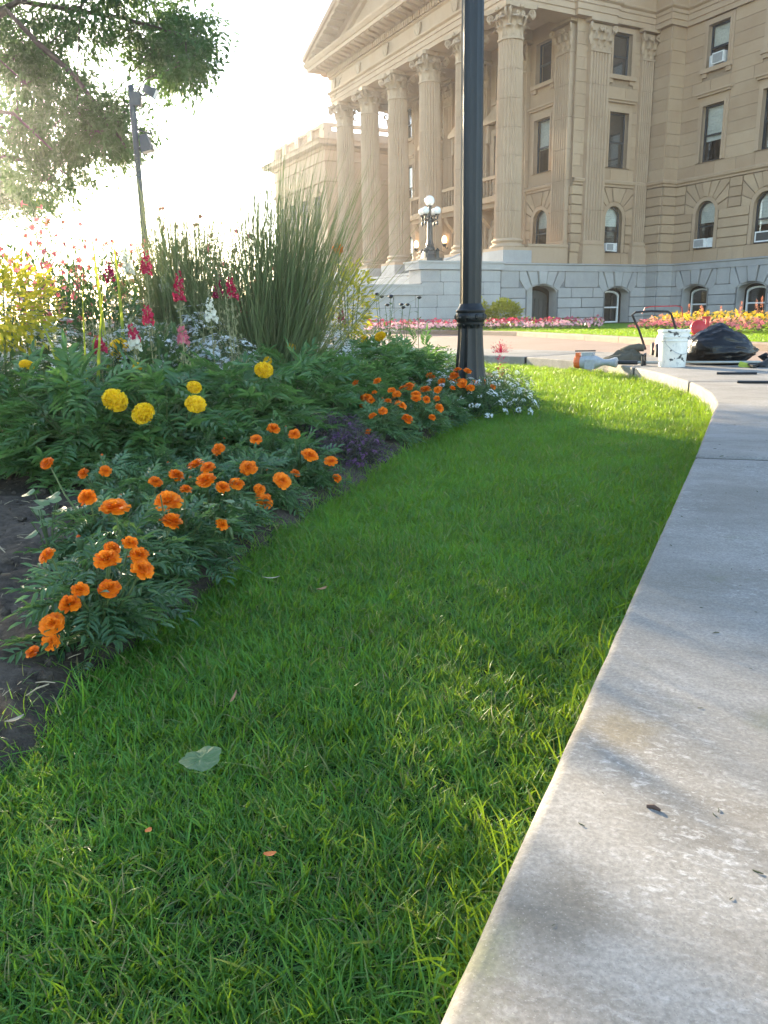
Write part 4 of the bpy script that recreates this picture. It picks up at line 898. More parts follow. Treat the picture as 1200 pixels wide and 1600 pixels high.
# ---- black refuse bag
def m_bag():
    t = NT('black_plastic_film'); v = t.vscale(t.pos(), (1, 1, .35)); f = t.noise(11, 5, .6, v, 1.2); t.bump(f, .7, .025); return t.fin((.004, .004, .0045), .24, .3)
MT['bag'] = m_bag()
bm = bmesh.new(); bmesh.ops.create_icosphere(bm, subdivisions=5, radius=1)
for v in bm.verts:
    p = v.co.copy(); x = p.x; h = .21*(1-.62*max(0, x+.15)-.05*max(0, -x)); y = p.y*.29*(1-.45*max(0, x)**2); z = p.z
    q = Vector((x*.38, y, z*h))
    az = math.atan2(p.y, p.z)
    q += p*(.03*mnoise.noise(Vector((p.x*1.7, p.y*1.7, p.z*1.7)))+.014*mnoise.noise(Vector((p.x*2, math.sin(az*7)*1.5, math.cos(az*7)*1.5)))+.01*mnoise.noise(p*6)+.005*mnoise.noise(p*14))
    q.z = q.z*1.35+.13 if q.z > 0 else .13+q.z*1.1; q.z = max(q.z, .004+.006*abs(mnoise.noise(p*9)))
    if x > .82: k = (x-.82)/.18; q.y *= 1-.75*k; q.z = q.z*(1-.35*k)+.05*k
    v.co = q
me = bpy.data.meshes.new('bag_body'); bm.to_mesh(me); bm.free(); me.materials.append(MT['bag']); me.polygons.foreach_set('use_smooth', [True]*len(me.polygons))
bag = empty('refuse_bag', (3.60, 8.25, .1), R(-8)); tag(bag, 'stuffed black plastic refuse bag lying beside the bucket', 'bag'); inst('bag_body', me, bag)
mb = MB(); 
for k in range(9):
    a = 2*math.pi*k/9; mb.add([(.36, 0, .07), (.44, .05*math.cos(a), .06+.05*math.sin(a)), (.47, .06*math.cos(a+.35), .05+.055*math.sin(a+.35)), (.44, .05*math.cos(a+.7), .06+.05*math.sin(a+.7))], [(0, 1, 2, 3)])
mb.build('tied_neck', MT['bag'], bag, fix=False)

# ---- crumpled dark cloth
MT['cloth'] = m_plain('dark_olive_cloth', (.085, .08, .06), .9, .15, scale=20, bump=.3)
bm = bmesh.new(); bmesh.ops.create_grid(bm, x_segments=46, y_segments=30, size=1)
for v in bm.verts:
    x, y = v.co.x, v.co.y; r = (abs(x)**3+abs(y)**3)**(1/3); h = max(0, 1-r**3)
    f = .6+.5*mnoise.noise(Vector((x*1.6+.5*y, y*3.2, 1.3)))+.25*mnoise.noise(Vector((x*3, y*7, 5)))+.25*x
    v.co = Vector((x*.24+.02*mnoise.noise(Vector((x*3, y*3, 7))), y*.15+.03*mnoise.noise(Vector((x*2, y*2, 9))), .005+.17*h*max(.12, f)))
me = bpy.data.meshes.new('work_jacket'); bm.to_mesh(me); bm.free(); me.materials.append(MT['cloth']); me.polygons.foreach_set('use_smooth', [True]*len(me.polygons))
jk = inst('work_jacket', me, None, (2.74, 8.86, .1), (0, 0, R(-6))); md = jk.modifiers.new('thick', 'SOLIDIFY'); md.thickness = .012
tag(jk, 'crumpled dark olive jacket lying on the walk left of the bucket', 'jacket')
sl2 = MB(); sl2.tube([(-.02, .02, .12), (.08, .0, .145), (.17, -.02, .16), (.23, -.03, .15)], [.03, .045, .045, .035], 10); sl2.tube([(-.24, -.05, .02), (-.1, -.09, .045), (.1, -.1, .05), (.2, -.08, .06)], [.02, .035, .04, .035], 10); sl2.build('sleeve', MT['cloth'], jk, smooth=True)

# ---- string trimmer
MT['orange_pl'] = m_plain('orange_plastic', (.62, .13, .03), .4); MT['grey_pl'] = m_plain('light_grey_plastic', (.30, .31, .32), .45, scale=40); MT['alu'] = m_plain('worn_tube', (.30, .31, .28), .35, .5, .6); MT['blackpl'] = m_plain('black_plastic', (.015, .015, .016), .5); MT['green_pl'] = m_plain('lime_plastic', (.35, .42, .05), .5)
A, B = Vector((2.33, 8.45, .13)), Vector((3.78, 7.62, .13)); ax = (B-A); Lt = ax.length; tz = math.atan2(ax.y, ax.x)
tm = empty('string_trimmer', A, tz); tag(tm, 'string trimmer with orange and grey engine lying across the kerb', 'trimmer')
mb = MB(); pr = [(.03, -.17), (.065, -.165), (.078, -.12), (.08, -.06), (.07, 0), (.045, .05), (.032, .09), (.036, .14), (.052, .19), (.055, .22), (.03, .235)]
mx_ = Matrix.Rotation(R(90), 3, 'Y'); mb.lathe(pr, 16, (0, 0, .0), mx_); mb.box((-.09, .01, .07), (.12, .1, .07)); mb.box((-.05, -.07, -.02), (.1, .04, .1))
e = mb.build('engine_housing', MT['grey_pl'], tm); auto_smooth(e.data, 40)
mb = MB(); mb.lathe([(.02, -.235), (.062, -.23), (.07, -.21), (.068, -.165), (.03, -.16)], 16, (0, 0, 0), mx_); mb.box((-.2, 0, .075), (.04, .06, .05)); mb.build('starter_cover', MT['orange_pl'], tm)
mb = MB(); mb.tube([(-.22, -.05, .12), (-.02, .04, .12)], .007, 6); mb.build('throttle_rod', MT['blackpl'], tm)
mb = MB(); mb.tube([(.24, 0, 0), (Lt-.06, 0, .02)], .013, 10); mb.build('shaft', MT['alu'], tm)
mb = MB(); mb.tube([(.24, 0, 0), (.3, 0, 0), (.43, 0, 0), (.44, 0, 0)], [.02, .022, .022, .016], 10); mb.build('grip', MT['blackpl'], tm)
mb = MB(); mb.tube([(.5, -.06, .075), (.5, .06, .09), (.5, .07, -.02), (.5, 0, -.05), (.5, -.07, -.03), (.5, -.06, .075)], .012, 8); mb.box((.5, 0, 0), (.05, .04, .05)); mb.build('loop_handle', MT['blackpl'], tm)
mb = MB(); mb.lathe([(.02, -.09), (.055, -.08), (.06, -.03), (.04, 0), (.03, .05)], 14, (Lt, 0, .01), Matrix.Rotation(R(35), 3, 'Y')); mb.build('cutting_head', MT['blackpl'], tm)
mb = MB(); poly = [(.22*math.cos(R(a))*.55, .18*math.sin(R(a))) for a in range(-100, 101, 20)]
mb.prism(poly+[(-.02, 0)], lambda x, y: (Lt-.1-x*.6, y, -.02+abs(x)*.1), lambda x, y: (Lt-.1-x*.6, y, .0+abs(x)*.1)); mb.build('guard', MT['blackpl'], tm)
mb = MB(); mb.box((Lt-.2, -.02, -.01), (.1, .06, .05), Euler((0, .3, 0))); mb.build('guard_bracket', MT['green_pl'], tm)
for (x0, y0, x1, y1), lb in (((2.98, 6.9, 3.3, 6.82), 'thin black rod on the walk nearest to the trimmer'), ((2.78, 6.05, 3.6, 5.75), 'longer black rod lying across the walk at the right edge'), ((2.66, 5.3, 3.3, 5.1), 'black rod on the walk closest to the slab joint')):
    mb = MB(); mb.tube([(x0, y0, .112), ((x0+x1)/2, (y0+y1)/2, .112), (x1, y1, .112)], .011, 8); tag(mb.build('black_rod', MT['blackpl'], fix=True), lb, 'rod', 'black rods lying on the walk')
# ---- red machine with tubular handle behind the bucket
MT['red'] = m_plain('red_paint', (.42, .02, .02), .4)
mo_ = empty('push_mower', (3.75, 9.75, .06), R(-12)); tag(mo_, 'red push mower with black tubular handle standing behind the bucket', 'mower')
mb = MB(); mb.tube([(-.42, .1, .12), (-.52, .02, .36), (-.62, -.05, .55), (-.58, -.06, .58), (-.4, -.06, .59), (-.2, -.06, .58), (-.16, -.05, .55), (-.08, .02, .36), (.0, .1, .12)], .014, 10); mb.build('handle', MT['blackpl'], mo_)
mb = MB(); mb.tube([(-.5, -.02, .56), (-.47, -.03, .63), (-.4, -.04, .645), (-.1, -.04, .645), (-.04, -.03, .63), (-.02, -.02, .52)], .006, 8); mb.build('control_bar', MT['red'], mo_)
mb = MB(); mb.lathe([(.02, -.06), (.11, -.05), (.13, 0), (.12, .06), (.04, .08)], 18, (.17, .0, .38), Matrix.Rotation(R(78), 3, 'X')@Matrix.Scale(.72, 3)); mb.box((.28, .03, .42), (.04, .05, .18)); mb.box((.26, .03, .5), (.1, .04, .03)); mb.build('engine_cover', MT['red'], mo_)
mb = MB(); mb.box((.0, .12, .2), (.62, .42, .18), taper=.85); mb.tube([(.22, .05, .25), (.22, .03, .42)], .05, 8); mb.build('deck', MT['red'], mo_)
for x in (-.3, .3):
    for y in (-.08, .32): q = MB(); q.lathe([(.03, -.025), (.09, -.025), (.1, 0), (.09, .025), (.03, .025)], 18, (0, 0, 0), Matrix.Rotation(R(90), 3, 'Y')); q.build('wheel', MT['blackpl'], mo_, (x, y, .1))
# ---- small things on the lawn
MT['paleleaf'] = m_leaf('pale_felted_leaf', (.10, .16, .06), (.26, .31, .15), .3, scale=130)
bm = bmesh.new(); n = 30; c0 = bm.verts.new((0, 0, .006)); rings = [[c0]]
prev = None
for rr in (.35, .7, 1.0):
    ring = []
    for i in range(n):
        a = 2*math.pi*i/n; q = rr*(.027+.002*math.sin(3*a)+.0015*math.sin(7*a)); ring.append(bm.verts.new((q*1.1*math.cos(a), q*math.sin(a), .006+.002*rr*math.sin(2*a+.5)+U(-.0012, .0012))))
    if prev is None:
        for i in range(n): bm.faces.new((c0, ring[i], ring[(i+1) % n]))
    else:
        for i in range(n): bm.faces.new((prev[i], ring[i], ring[(i+1) % n], prev[(i+1) % n]))
    prev = ring
me = bpy.data.meshes.new('fallen_leaf'); bm.to_mesh(me); bm.free(); me.materials.append(MT['paleleaf'])
tag(inst('fallen_leaf', me, None, (-.275, 1.0, .05), (R(4), R(-3), .4)), 'round pale green felted leaf lying on the near lawn', 'leaf')
MT['petal'] = m_plain('fallen_petal', (.62, .16, .03), .6); MT['brownleaf'] = m_plain('dry_leaf', (.30, .15, .06), .7)
def scrap(x, y, L, w, mat, lb, rz, z=.036):
    mb = MB(); vs = []
    for i in range(6):
        t = i/5; ww = w*math.sin(math.pi*(.12+.8*t))/2; zz = .35*L*(t-.5)**2
        vs += [((t-.5)*L, -ww, zz+.15*w), ((t-.5)*L, 0, zz), ((t-.5)*L, ww, zz+.15*w)]
    mb.add(vs, [(i*3+k, i*3+k+1, i*3+k+4, i*3+k+3) for i in range(5) for k in range(2)]); o = mb.build('fallen_petal' if mat is MT['petal'] else 'dry_leaf', mat, None, (x, y, z), (U(-.15, .15), U(-.15, .15), rz), smooth=True, fix=False); tag(o, lb, 'petal' if mat is MT['petal'] else 'leaf')
scrap(-.155, 1.76, .035, .014, MT['brownleaf'], 'small orange brown curled leaf on the mid lawn', .9)
scrap(-.29, 1.85, .045, .008, MT['straw'], 'pale straw coloured blade on the lawn near the marigolds', .4)
scrap(-.15, .815, .016, .008, MT['petal'], 'orange petal fallen in the near grass, right one', .3)
scrap(-.315, .865, .012, .008, MT['petal'], 'orange petal fallen in the near grass, left one', 1.3)
scrap(-.27, 1.22, .045, .005, MT['brownleaf'], 'upright brown dry blade standing in the lawn', 1.5)
scrap(-.63, 1.17, .035, .01, MT['straw'], 'curled straw coloured leaf on the soil edge', 1.0, .03)
MT['bark_dark'] = m_plain('dark_twig', (.07, .04, .028), .8)
tw = MB(); tw.tube([(-.008, 0, 0), (0, .001, .001), (.008, -.001, 0)], [.0018, .0028, .0016], 6); tag(tw.build('twig', MT['bark_dark'], None, (.315, .80, .1015), (0, 0, -.5)), 'small brown twig on the near concrete slab', 'twig')
# ------------------------------------------------------------------ flower bed
ORD = ['first', 'second', 'third', 'fourth', 'fifth', 'sixth', 'seventh', 'eighth', 'ninth', 'tenth', 'eleventh', 'twelfth', 'thirteenth', 'fourteenth', 'fifteenth', 'sixteenth', 'seventeenth', 'eighteenth', 'nineteenth', 'twentieth']
def label_row(objs, fmt, cat, group, key=lambda o: o.location.x/o.location.y):
    for i, o in enumerate(sorted(objs, key=key)): tag(o, fmt % ORD[i], cat, group)
MT['mari'] = m_leaf('marigold_leaf', (.04, .105, .034), (.125, .235, .075), .36, None, .42, .5)
MT['mari_o'] = m_leaf('french_marigold_leaf', (.036, .09, .034), (.115, .205, .08), .32, None, .42, .5)
MT['stem'] = m_leaf('plant_stem', (.05, .09, .03), (.11, .15, .05), .15)
def m_petal(name, c1, c2, trans=.3, tc=None):
    return m_leaf(name, c1, c2, trans, tc or c2, .55, .25, 40)
MT['orange'] = m_petal('orange_petal', (.55, .07, .002), (.92, .25, .008)); MT['yellow'] = m_petal('yellow_petal', (.66, .38, .002), (.88, .60, .02))
def pinnate(L, npairs, ll, lw, droop, seed, termin=1.2, fold=.25):
    rn = random.Random(seed); mb = MB()
    def ax(t): return Vector((L*t, 0, -droop*L*t*t))
    for i in range(npairs*2+1):
        if i == npairs*2: t, sd, k = .97, 0, termin
        else: t, sd, k = .16+.8*(i//2)/npairs, (1 if i % 2 else -1), .7+.5*math.sin(math.pi*(.2+.65*(i//2)/npairs))
        p = ax(t); ang = (rn.uniform(.75, 1.05) if sd else 0)*sd; d = Vector((math.cos(ang), math.sin(ang), rn.uniform(-.35, .12))).normalized(); s = Vector((0, 0, 1)).cross(d).normalized(); l = ll*k*rn.uniform(.85, 1.15); w = lw*k; n = d.cross(s)
        vs = [p, p+d*l*.32+s*w*.5+n*w*fold, p+d*l*.36, p+d*l*.32-s*w*.5+n*w*fold, p+d*l*.68+s*w*.36-n*l*.03+n*w*fold, p+d*l*.7-n*l*.05, p+d*l*.68-s*w*.36-n*l*.03+n*w*fold, p+d*l-n*l*.12]
        mb.add(vs, [(0, 2, 1), (0, 3, 2), (1, 2, 5, 4), (2, 3, 6, 5), (4, 5, 7), (5, 6, 7)])
    mb.add([ax(0)+Vector((0, .0014, 0)), ax(0)-Vector((0, .0014, 0)), ax(.5)-Vector((0, .001, 0)), ax(1), ax(.5)+Vector((0, .001, 0))], [(0, 1, 2, 3, 4)])
    return mb
def frame(d, roll=0.):
    x = Vector(d).normalized(); z = Vector((0, 0, 1))-x*x.z
    if z.length < 1e-3: z = Vector((1, 0, 0))
    z.normalize(); y = z.cross(x); m = Matrix((x, y, z)).transposed()
    return m @ Matrix.Rotation(roll, 3, 'X')
def bake(mb, src, M, p, s=1., var=0.):
    V_ = np.array(src.v); V_ = (V_ @ np.array(M).T)*s+np.array(p); k = len(mb.v); mb.v += V_.tolist(); mb.f += [tuple(i+k for i in f) for f in src.f]; mb.mi += [m if mb.cur == 0 else mb.cur for m in src.mi]; mb.var += [var]*len(src.v)
YL = [pinnate(.15, 6, .064, .0165, .35, i) for i in range(4)]; OL = [pinnate(.075, 5, .03, .0085, .3, 30+i) for i in range(4)]
YLM = [m.mesh('leaf', MT['mari']) for m in YL]; OLM = [m.mesh('leaf', MT['mari_o']) for m in OL]
def petal(mb, p, d, up, L, W, cup, ruf, rn, rows=3):
    s = d.cross(up).normalized(); vs = []
    for i in range(rows+1):
        t = i/rows; w = W*(.35+.75*math.sin(math.pi*min(1, t*.78)))*.5; c = p+d*L*t+up*(cup*L*t*(1-t*.8))
        for k in (-1, 0, 1): vs.append(c+s*w*k+up*(ruf*rn.uniform(-1, 1)*t+(.12*W if k else 0)))
    mb.add(vs, [(i*3+k, i*3+k+1, i*3+k+4, i*3+k+3) for i in range(rows) for k in range(2)])
def orange_flower(seed):
    rn = random.Random(seed); mb = MB(); Z = Vector((0, 0, 1))
    for ring, (n, L, W, el, r0, z0) in enumerate(((11, .46, .25, -.05, .05, .0), (12, .42, .23, .22, .06, .05), (11, .36, .21, .5, .06, .09), (10, .30, .19, .78, .06, .12), (9, .24, .17, 1.02, .05, .14), (7, .2, .15, 1.3, .03, .15))):
        for k in range(n):
            a = 2*math.pi*(k+.5*(ring % 2))/n+rn.uniform(-.18, .18); e = el+rn.uniform(-.14, .14); d = Vector((math.cos(a)*math.cos(e), math.sin(a)*math.cos(e), math.sin(e))); up = Vector((-math.cos(a)*math.sin(e), -math.sin(a)*math.sin(e), math.cos(e))); mb.cv = rn.random()
            petal(mb, Vector((math.cos(a)*r0, math.sin(a)*r0, z0)), d, up, L*rn.uniform(.85, 1.1), W*rn.uniform(.8, 1.25), .3, .055, rn)
    mb.cur = 1; mb.lathe([(.03, -.32), (.1, -.26), (.13, -.1), (.1, .0), (.05, .04)], 8)
    return mb.mesh('flower', [MT['orange'], MT['stem']], var=True, smooth=True)
def pom_flower(seed, ht=.62):
    rn = random.Random(seed); mb = MB(); n = 210; ga = math.pi*(3-math.sqrt(5))
    for i in range(n):
        z = 1-1.62*(i+.5)/n; r = math.sqrt(max(0, 1-z*z)); a = ga*i; nrm = Vector((r*math.cos(a), r*math.sin(a), z)); p = Vector((nrm.x*.36, nrm.y*.36, nrm.z*.30*ht/.62))
        t = Vector((-nrm.y, nrm.x, 0)); t = t.normalized() if t.length > .01 else Vector((1, 0, 0)); dn_ = nrm.cross(t); dd = (nrm*.85+dn_*rn.uniform(-.35, .35)+t*rn.uniform(-.5, .5)).normalized(); upv = dd.orthogonal().normalized(); upv = (Matrix.Rotation(rn.uniform(0, 6.28), 3, dd) @ upv); mb.cv = rn.random()
        petal(mb, p, dd, upv, .16*rn.uniform(.8, 1.15), .17*rn.uniform(.7, 1.2), .3, .03, rn, 2)
    mb.cur = 0; mb.cv = .15; mb.lathe([(.05, -.22), (.3, -.15), (.37, 0), (.3, .2), (.1, .28)], 12)
    mb.cur = 1; mb.lathe([(.04, -.5), (.1, -.42), (.16, -.28), (.22, -.16)], 8)
    return mb.mesh('flower', [MT['yellow'], MT['stem']], var=True)
OFM = [orange_flower(i) for i in range(5)]; YFM = [pom_flower(9), pom_flower(10, .5)]
def dome_pts(n, r, h, rmin=.75):
    out = []
    for i in range(n):
        a = U(0, 6.283); ct = U(.02, 1)**.8; st_ = math.sqrt(1-ct*ct); q = U(rmin, 1.02); out.append((Vector((st_*math.cos(a)*r*q, st_*math.sin(a)*r*q, ct*h*q)), Vector((st_*math.cos(a), st_*math.sin(a), ct))))
    return out
def marigold(name, loc, r, h, leaves, lms, nobj, ninner, mat, flowers, fms, buds=2):
    t = empty(name, (loc[0], loc[1], .02)); st_ = MB(); tips = []
    for k in range(9):
        a = U(0, 6.28); q = U(.3, .8); st_.cv = U(0, 1); st_.tube([(U(-.01, .01), U(-.01, .01), -.02), (math.cos(a)*r*q*.4, math.sin(a)*r*q*.4, h*.45), (math.cos(a)*r*q, math.sin(a)*r*q, h*.8)], [.005, .004, .002], 5, cap=False)
    for p, n in dome_pts(nobj, r, h, .8):
        d = Vector((n.x*1.1, n.y*1.1, U(-.25, .55))); 
        if d.length < .1: d = Vector((U(-1, 1), U(-1, 1), .3))
        inst('leaf', random.choice(lms), t, p-d.normalized()*.03, frame(d, U(-.5, .5)).to_euler().to_quaternion(), U(.75, 1.2))
    if ninner:
        mb = MB()
        for p, n in dome_pts(ninner, r*.97, h*.97, .25 if nobj else .55):
            d = Vector((n.x+U(-.5, .5), n.y+U(-.5, .5), U(-.3, .6))); bake(mb, random.choice(leaves), frame(d, U(-.6, .6)), p-d.normalized()*.03, U(.75, 1.15), U(0, 1))
        tag(inst('foliage', mb.mesh('foliage', mat, var=True), t), kind='stuff')
    base = Vector((loc[0], loc[1], .02))
    for (x, y, z, s) in flowers:
        p = Vector((x, y, z))-base; n = Vector((p.x*1.2, p.y*1.2, .16)).normalized(); n = (n+Vector((U(-.45, .45), U(-.7, .15), U(.35, .8)))).normalized()
        e = n.to_track_quat('Z', 'Y') @ Quaternion((0, 0, 1), U(0, 6.28)); fm = random.choice(fms); k_ = s*U(.78, 1.14); inst('flower', fm, t, p, e, (k_*U(.92, 1.06), k_*U(.92, 1.06), k_*U(.7, 1.15)))
        st_.cv = .8; q = p-n*s*.3; st_.tube([(p.x*.3, p.y*.3, p.z*.3), (p.x*.75, p.y*.75, p.z*.7), tuple(q)], [.003, .0025, .002], 5, cap=False)
    for k in range(buds):
        p, n = dome_pts(1, r, h*1.05, 1.)[0]; b_ = MB(); 
        inst('bud', BUDM, t, p+Vector((0, 0, .01)), (U(-.4, .4), U(-.4, .4), 0), U(.8, 1.2))
    inst('stems', st_.mesh('stems', MT['stem'], var=True), t)
    return t
bd = MB(); bd.lathe([(.002, -.02), (.006, -.012), (.008, 0), (.0075, .01), (.005, .016)], 8); bd.cur = 1; bd.lathe([(.0045, .014), (.0045, .017), (.002, .02)], 8); BUDM = bd.mesh('bud', [MT['stem'], MT['orange']], smooth=True)
OP = [(-0.62, 1.55), (-0.62, 1.8), (-0.78, 2.08), (-0.56, 2.01), (-0.74, 2.34), (-0.53, 2.29), (-0.95, 2.65), (-0.69, 2.67), (-0.46, 2.68), (-0.88, 2.89), (-0.58, 2.98), (-0.33, 3.03), (-0.75, 3.17), (-0.47, 3.3), (.0,4.10),(.2,4.42),(.02,4.55),(.36,4.78),(.22,5.0),(.55,5.22),(.42,5.5),(.72,5.62)]
YP = [(-1.62,3.42),(-1.28,3.26),(-.95,3.34),(-1.45,3.85),(-1.08,3.8),(-.68,3.7),(-.85,4.25),(-.48,4.3),(-1.25,4.35),(-.28,4.8),(-.66,4.85),(-.08,5.35),(-.45,5.5),(.12,5.9),(-.2,6.2),(.3,6.5)]
OF = [(2,-0.908,2.051,0.3,0.042),(6,-1.006,2.541,0.172,0.056),(6,-0.933,2.538,0.18,0.047),(2,-0.788,1.995,0.215,0.075),(1,-0.634,1.758,0.241,0.063),(4,-0.683,2.255,0.199,0.042),(4,-0.64,2.326,0.201,0.051),(3,-0.556,1.928,0.214,0.076),(5,-0.563,2.282,0.244,0.062),(5,-0.521,2.249,0.24,0.05),(10,-0.621,2.878,0.188,0.082),(5,-0.519,2.202,0.211,0.056),(5,-0.471,2.197,0.19,0.049),(5,-0.437,2.236,0.192,0.046),(8,-0.457,2.561,0.176,0.078),(3,-0.521,1.974,0.235,0.04),(1,-0.515,1.795,0.194,0.062),(3,-0.431,1.962,0.142,0.037),(13,-0.458,3.214,0.212,0.075),(10,-0.492,2.963,0.21,0.06),(11,-0.342,2.961,0.228,0.05),(8,-0.314,2.686,0.127,0.05),(11,-0.283,2.909,0.153,0.079),(8,-0.35,2.583,0.125,0.07),(11,-0.204,2.955,0.12,0.06),(11,-0.183,2.954,0.053,0.04),(8,-0.42,2.533,0.108,0.048),(8,-0.407,2.53,0.066,0.069),(0,-0.684,1.49,0.213,0.034),(0,-0.557,1.5,0.219,0.039),(0,-0.56,1.478,0.205,0.044),(0,-0.536,1.55,0.216,0.03),(0,-0.514,1.535,0.194,0.046),(0,-0.504,1.514,0.172,0.053),(0,-0.6,1.424,0.16,0.043),(0,-0.55,1.442,0.156,0.059),(0,-0.616,1.408,0.137,0.042),(0,-0.652,1.401,0.101,0.058),(0,-0.655,1.391,0.068,0.037),(0,-0.7,1.405,0.04,0.033),(16,-0.099,4.558,0.195,0.113),(14,0.004,3.989,0.185,0.06),(14,0.128,4.036,0.132,0.115),(14,-0.074,3.96,0.084,0.046),(16,0.06,4.528,0.24,0.082),(18,0.18,4.941,0.226,0.09),(17,0.272,4.769,0.212,0.095),(16,0.089,4.511,0.219,0.082),(20,0.347,5.511,0.238,0.1),(20,0.42,5.408,0.209,0.089),(19,0.493,5.235,0.257,0.103),(19,0.535,5.136,0.213,0.102),(19,0.588,5.118,0.189,0.093),(21,0.672,5.571,0.226,0.092),(19,0.515,5.236,0.299,0.077),(19,0.579,5.229,0.289,0.086),(16,-0.022,4.563,0.291,0.053),(16,-0.15,4.555,0.279,0.053),(15,0.28,4.293,0.105,0.05),(15,0.193,4.33,0.21,0.065),(15,0.321,4.361,0.15,0.051),(21,0.709,5.496,0.164,0.073)]
YF = [(1,-1.09,3.113,0.347,0.145),(2,-0.942,3.066,0.301,0.102),(2,-0.776,3.151,0.323,0.099),(2,-0.79,3.211,0.385,0.064),(5,-0.555,3.603,0.422,0.124),(8,-1.406,4.313,0.501,0.141),(4,-1.138,3.696,0.442,0.049),(10,-0.563,4.873,0.476,0.072),(13,0.013,5.907,0.499,0.115),(0,-1.573,3.458,0.473,0.04),(14,-0.133,6.21,0.482,0.061),(7,-0.593,4.206,0.429,0.048)]
ops = []
for i, (x, y) in enumerate(OP):
    fl = [(a, b, c+.006, min(.064, max(.038, s*1.0))) for k, a, b, c, s in OF if k == i]
    near = i < 14
    if not near:
        for k in range(4): a_ = U(0, 6.28); q_ = U(.2, .9)*.17; fl.append((x+q_*math.cos(a_), y-abs(q_*math.sin(a_)), .02+.225*math.sqrt(1-(q_/.19)**2), U(.042, .058)))
    ops.append(marigold('orange_marigold', (x, y), .155 if near else .18, .185 if near else .21, OL, OLM, 46 if near else 0, 110 if near else 150, MT['mari_o'], fl, OFM, 1))
for i, o in enumerate(ops[:14]): tag(o, 'low orange marigold plant, %s from the near end of the lawn edge' % ORD[i], 'marigold', 'orange marigolds along the lawn')
for i, o in enumerate(ops[14:]): tag(o, 'low orange marigold plant beyond the purple clump, %s toward the lamp post' % ORD[i], 'marigold', 'orange marigolds along the lawn')
yps = []
for i, (x, y) in enumerate(YP):
    fl = [(x+(a-x)*1.12, y+(b-y)*1.12, c+.02, min(.112, max(.055, s*.92))) for k, a, b, c, s in YF if k == i]; near = i < 9
    yps.append(marigold('yellow_marigold', (x, y), .31, .46 if i < 11 else .46, YL, YLM, 70 if near else 0, 95 if near else 150, MT['mari'], fl, YFM, 0))
for i, o in enumerate(yps): tag(o, 'bushy green yellow-flowered marigold plant, %s from the front left of the bed' % ORD[i], 'marigold', 'tall yellow marigolds in the bed')
# ---- small-leaved mounds: alyssum
MT['aly'] = m_leaf('alyssum_leaf', (.03, .065, .025), (.09, .15, .055), .35); MT['whitefl'] = m_petal('white_petal', (.62, .64, .60), (.80, .80, .76), .35); MT['purpfl'] = m_petal('purple_petal', (.10, .035, .105), (.20, .08, .20), .3)
MT['darkaly'] = m_leaf('dark_alyssum_leaf', (.035, .03, .035), (.075, .065, .06), .3)
def mini_leaf(L=.03, w=.008):
    mb = MB(); mb.add([(0, 0, 0), (L*.5, w/2, .003), (L*.5, 0, 0), (L*.5, -w/2, .003), (L, 0, -.004)], [(0, 2, 1), (0, 3, 2), (1, 2, 4), (2, 3, 4)]); return mb
def cluster(n, r, pr):
    mb = MB()
    for i in range(n):
        a = U(0, 6.28); q = r*math.sqrt(U(0, 1)); c = Vector((q*math.cos(a), q*math.sin(a), -.4*q*q/r+U(0, .004)))
        for k in range(4):
            b = k*math.pi/2+a; mb.add([c, c+Vector((pr*math.cos(b-.5), pr*math.sin(b-.5), .001)), c+Vector((pr*1.2*math.cos(b), pr*1.2*math.sin(b), .0015)), c+Vector((pr*math.cos(b+.5), pr*math.sin(b+.5), .001))], [(0, 1, 2, 3)])
    return mb
ML = mini_leaf(); CLU = [cluster(11, .013, .0032) for i in range(4)]; BCL = [cluster(12, .022, .0065) for i in range(4)]
def mound(name, x, y, h, r, nl, nf, lm, fm, clus, fs=1.0, zlo=0.):
    t = empty(name, (x, y, .01)); mb = MB(); st_ = MB()
    for p, n in dome_pts(nl, r, h, .35):
        p.z += zlo*0; d = Vector((n.x+U(-.6, .6), n.y+U(-.6, .6), U(-.2, .9))); bake(mb, ML, frame(d, U(-1, 1)), p, U(.7, 1.4), U(0, 1))
    tag(inst('foliage', mb.mesh('foliage', lm, var=True), t), kind='stuff')
    fb = MB()
    for p, n in dome_pts(nf, r*1.03, h*1.05, .8):
        q = (n+Vector((U(-.3, .3), U(-.3, .3), .6))).normalized(); M = q.to_track_quat('Z', 'Y').to_matrix(); bake(fb, random.choice(clus), M, p, U(.7, 1.25)*fs, U(0, 1))
    tag(inst('blossoms', fb.mesh('blossoms', fm, var=True), t), kind='stuff')
    for k in range(14):
        a = U(0, 6.28); q = U(.2, .9); st_.cv = U(0, 1); st_.tube([(U(-.03, .03), U(-.03, .03), -.02), (math.cos(a)*r*q*.6, math.sin(a)*r*q*.6, h*.5), (math.cos(a)*r*q, math.sin(a)*r*q, h*math.sqrt(1-q*q*.9))], [.0025, .002, .0012], 4, cap=False)
    inst('stems', st_.mesh('stems', MT['stem'], var=True), t)
    return t
AL = [(.42, 5.95, .29, .26), (.85, 5.8, .25, .2), (1.02, 6.25, .24, .22), (.2, 6.6, .42, .33), (.55, 7.0, .38, .33), (-.2, 7.0, .52, .4), (.05, 7.9, .5, .4), (.8, 7.5, .32, .3), (-.95, 4.6, .6, .33), (-1.35, 4.45, .66, .35), (-1.75, 4.35, .68, .33), (-1.62, 5.0, .78, .36), (-1.15, 5.0, .72, .32), (-2.15, 4.8, .8, .36), (-.4, 5.75, .58, .32), (-.35, 6.3, .6, .35), (.95, 5.35, .17, .16), (.66, 5.22, .25, .2), (.42, 5.45, .28, .18)]
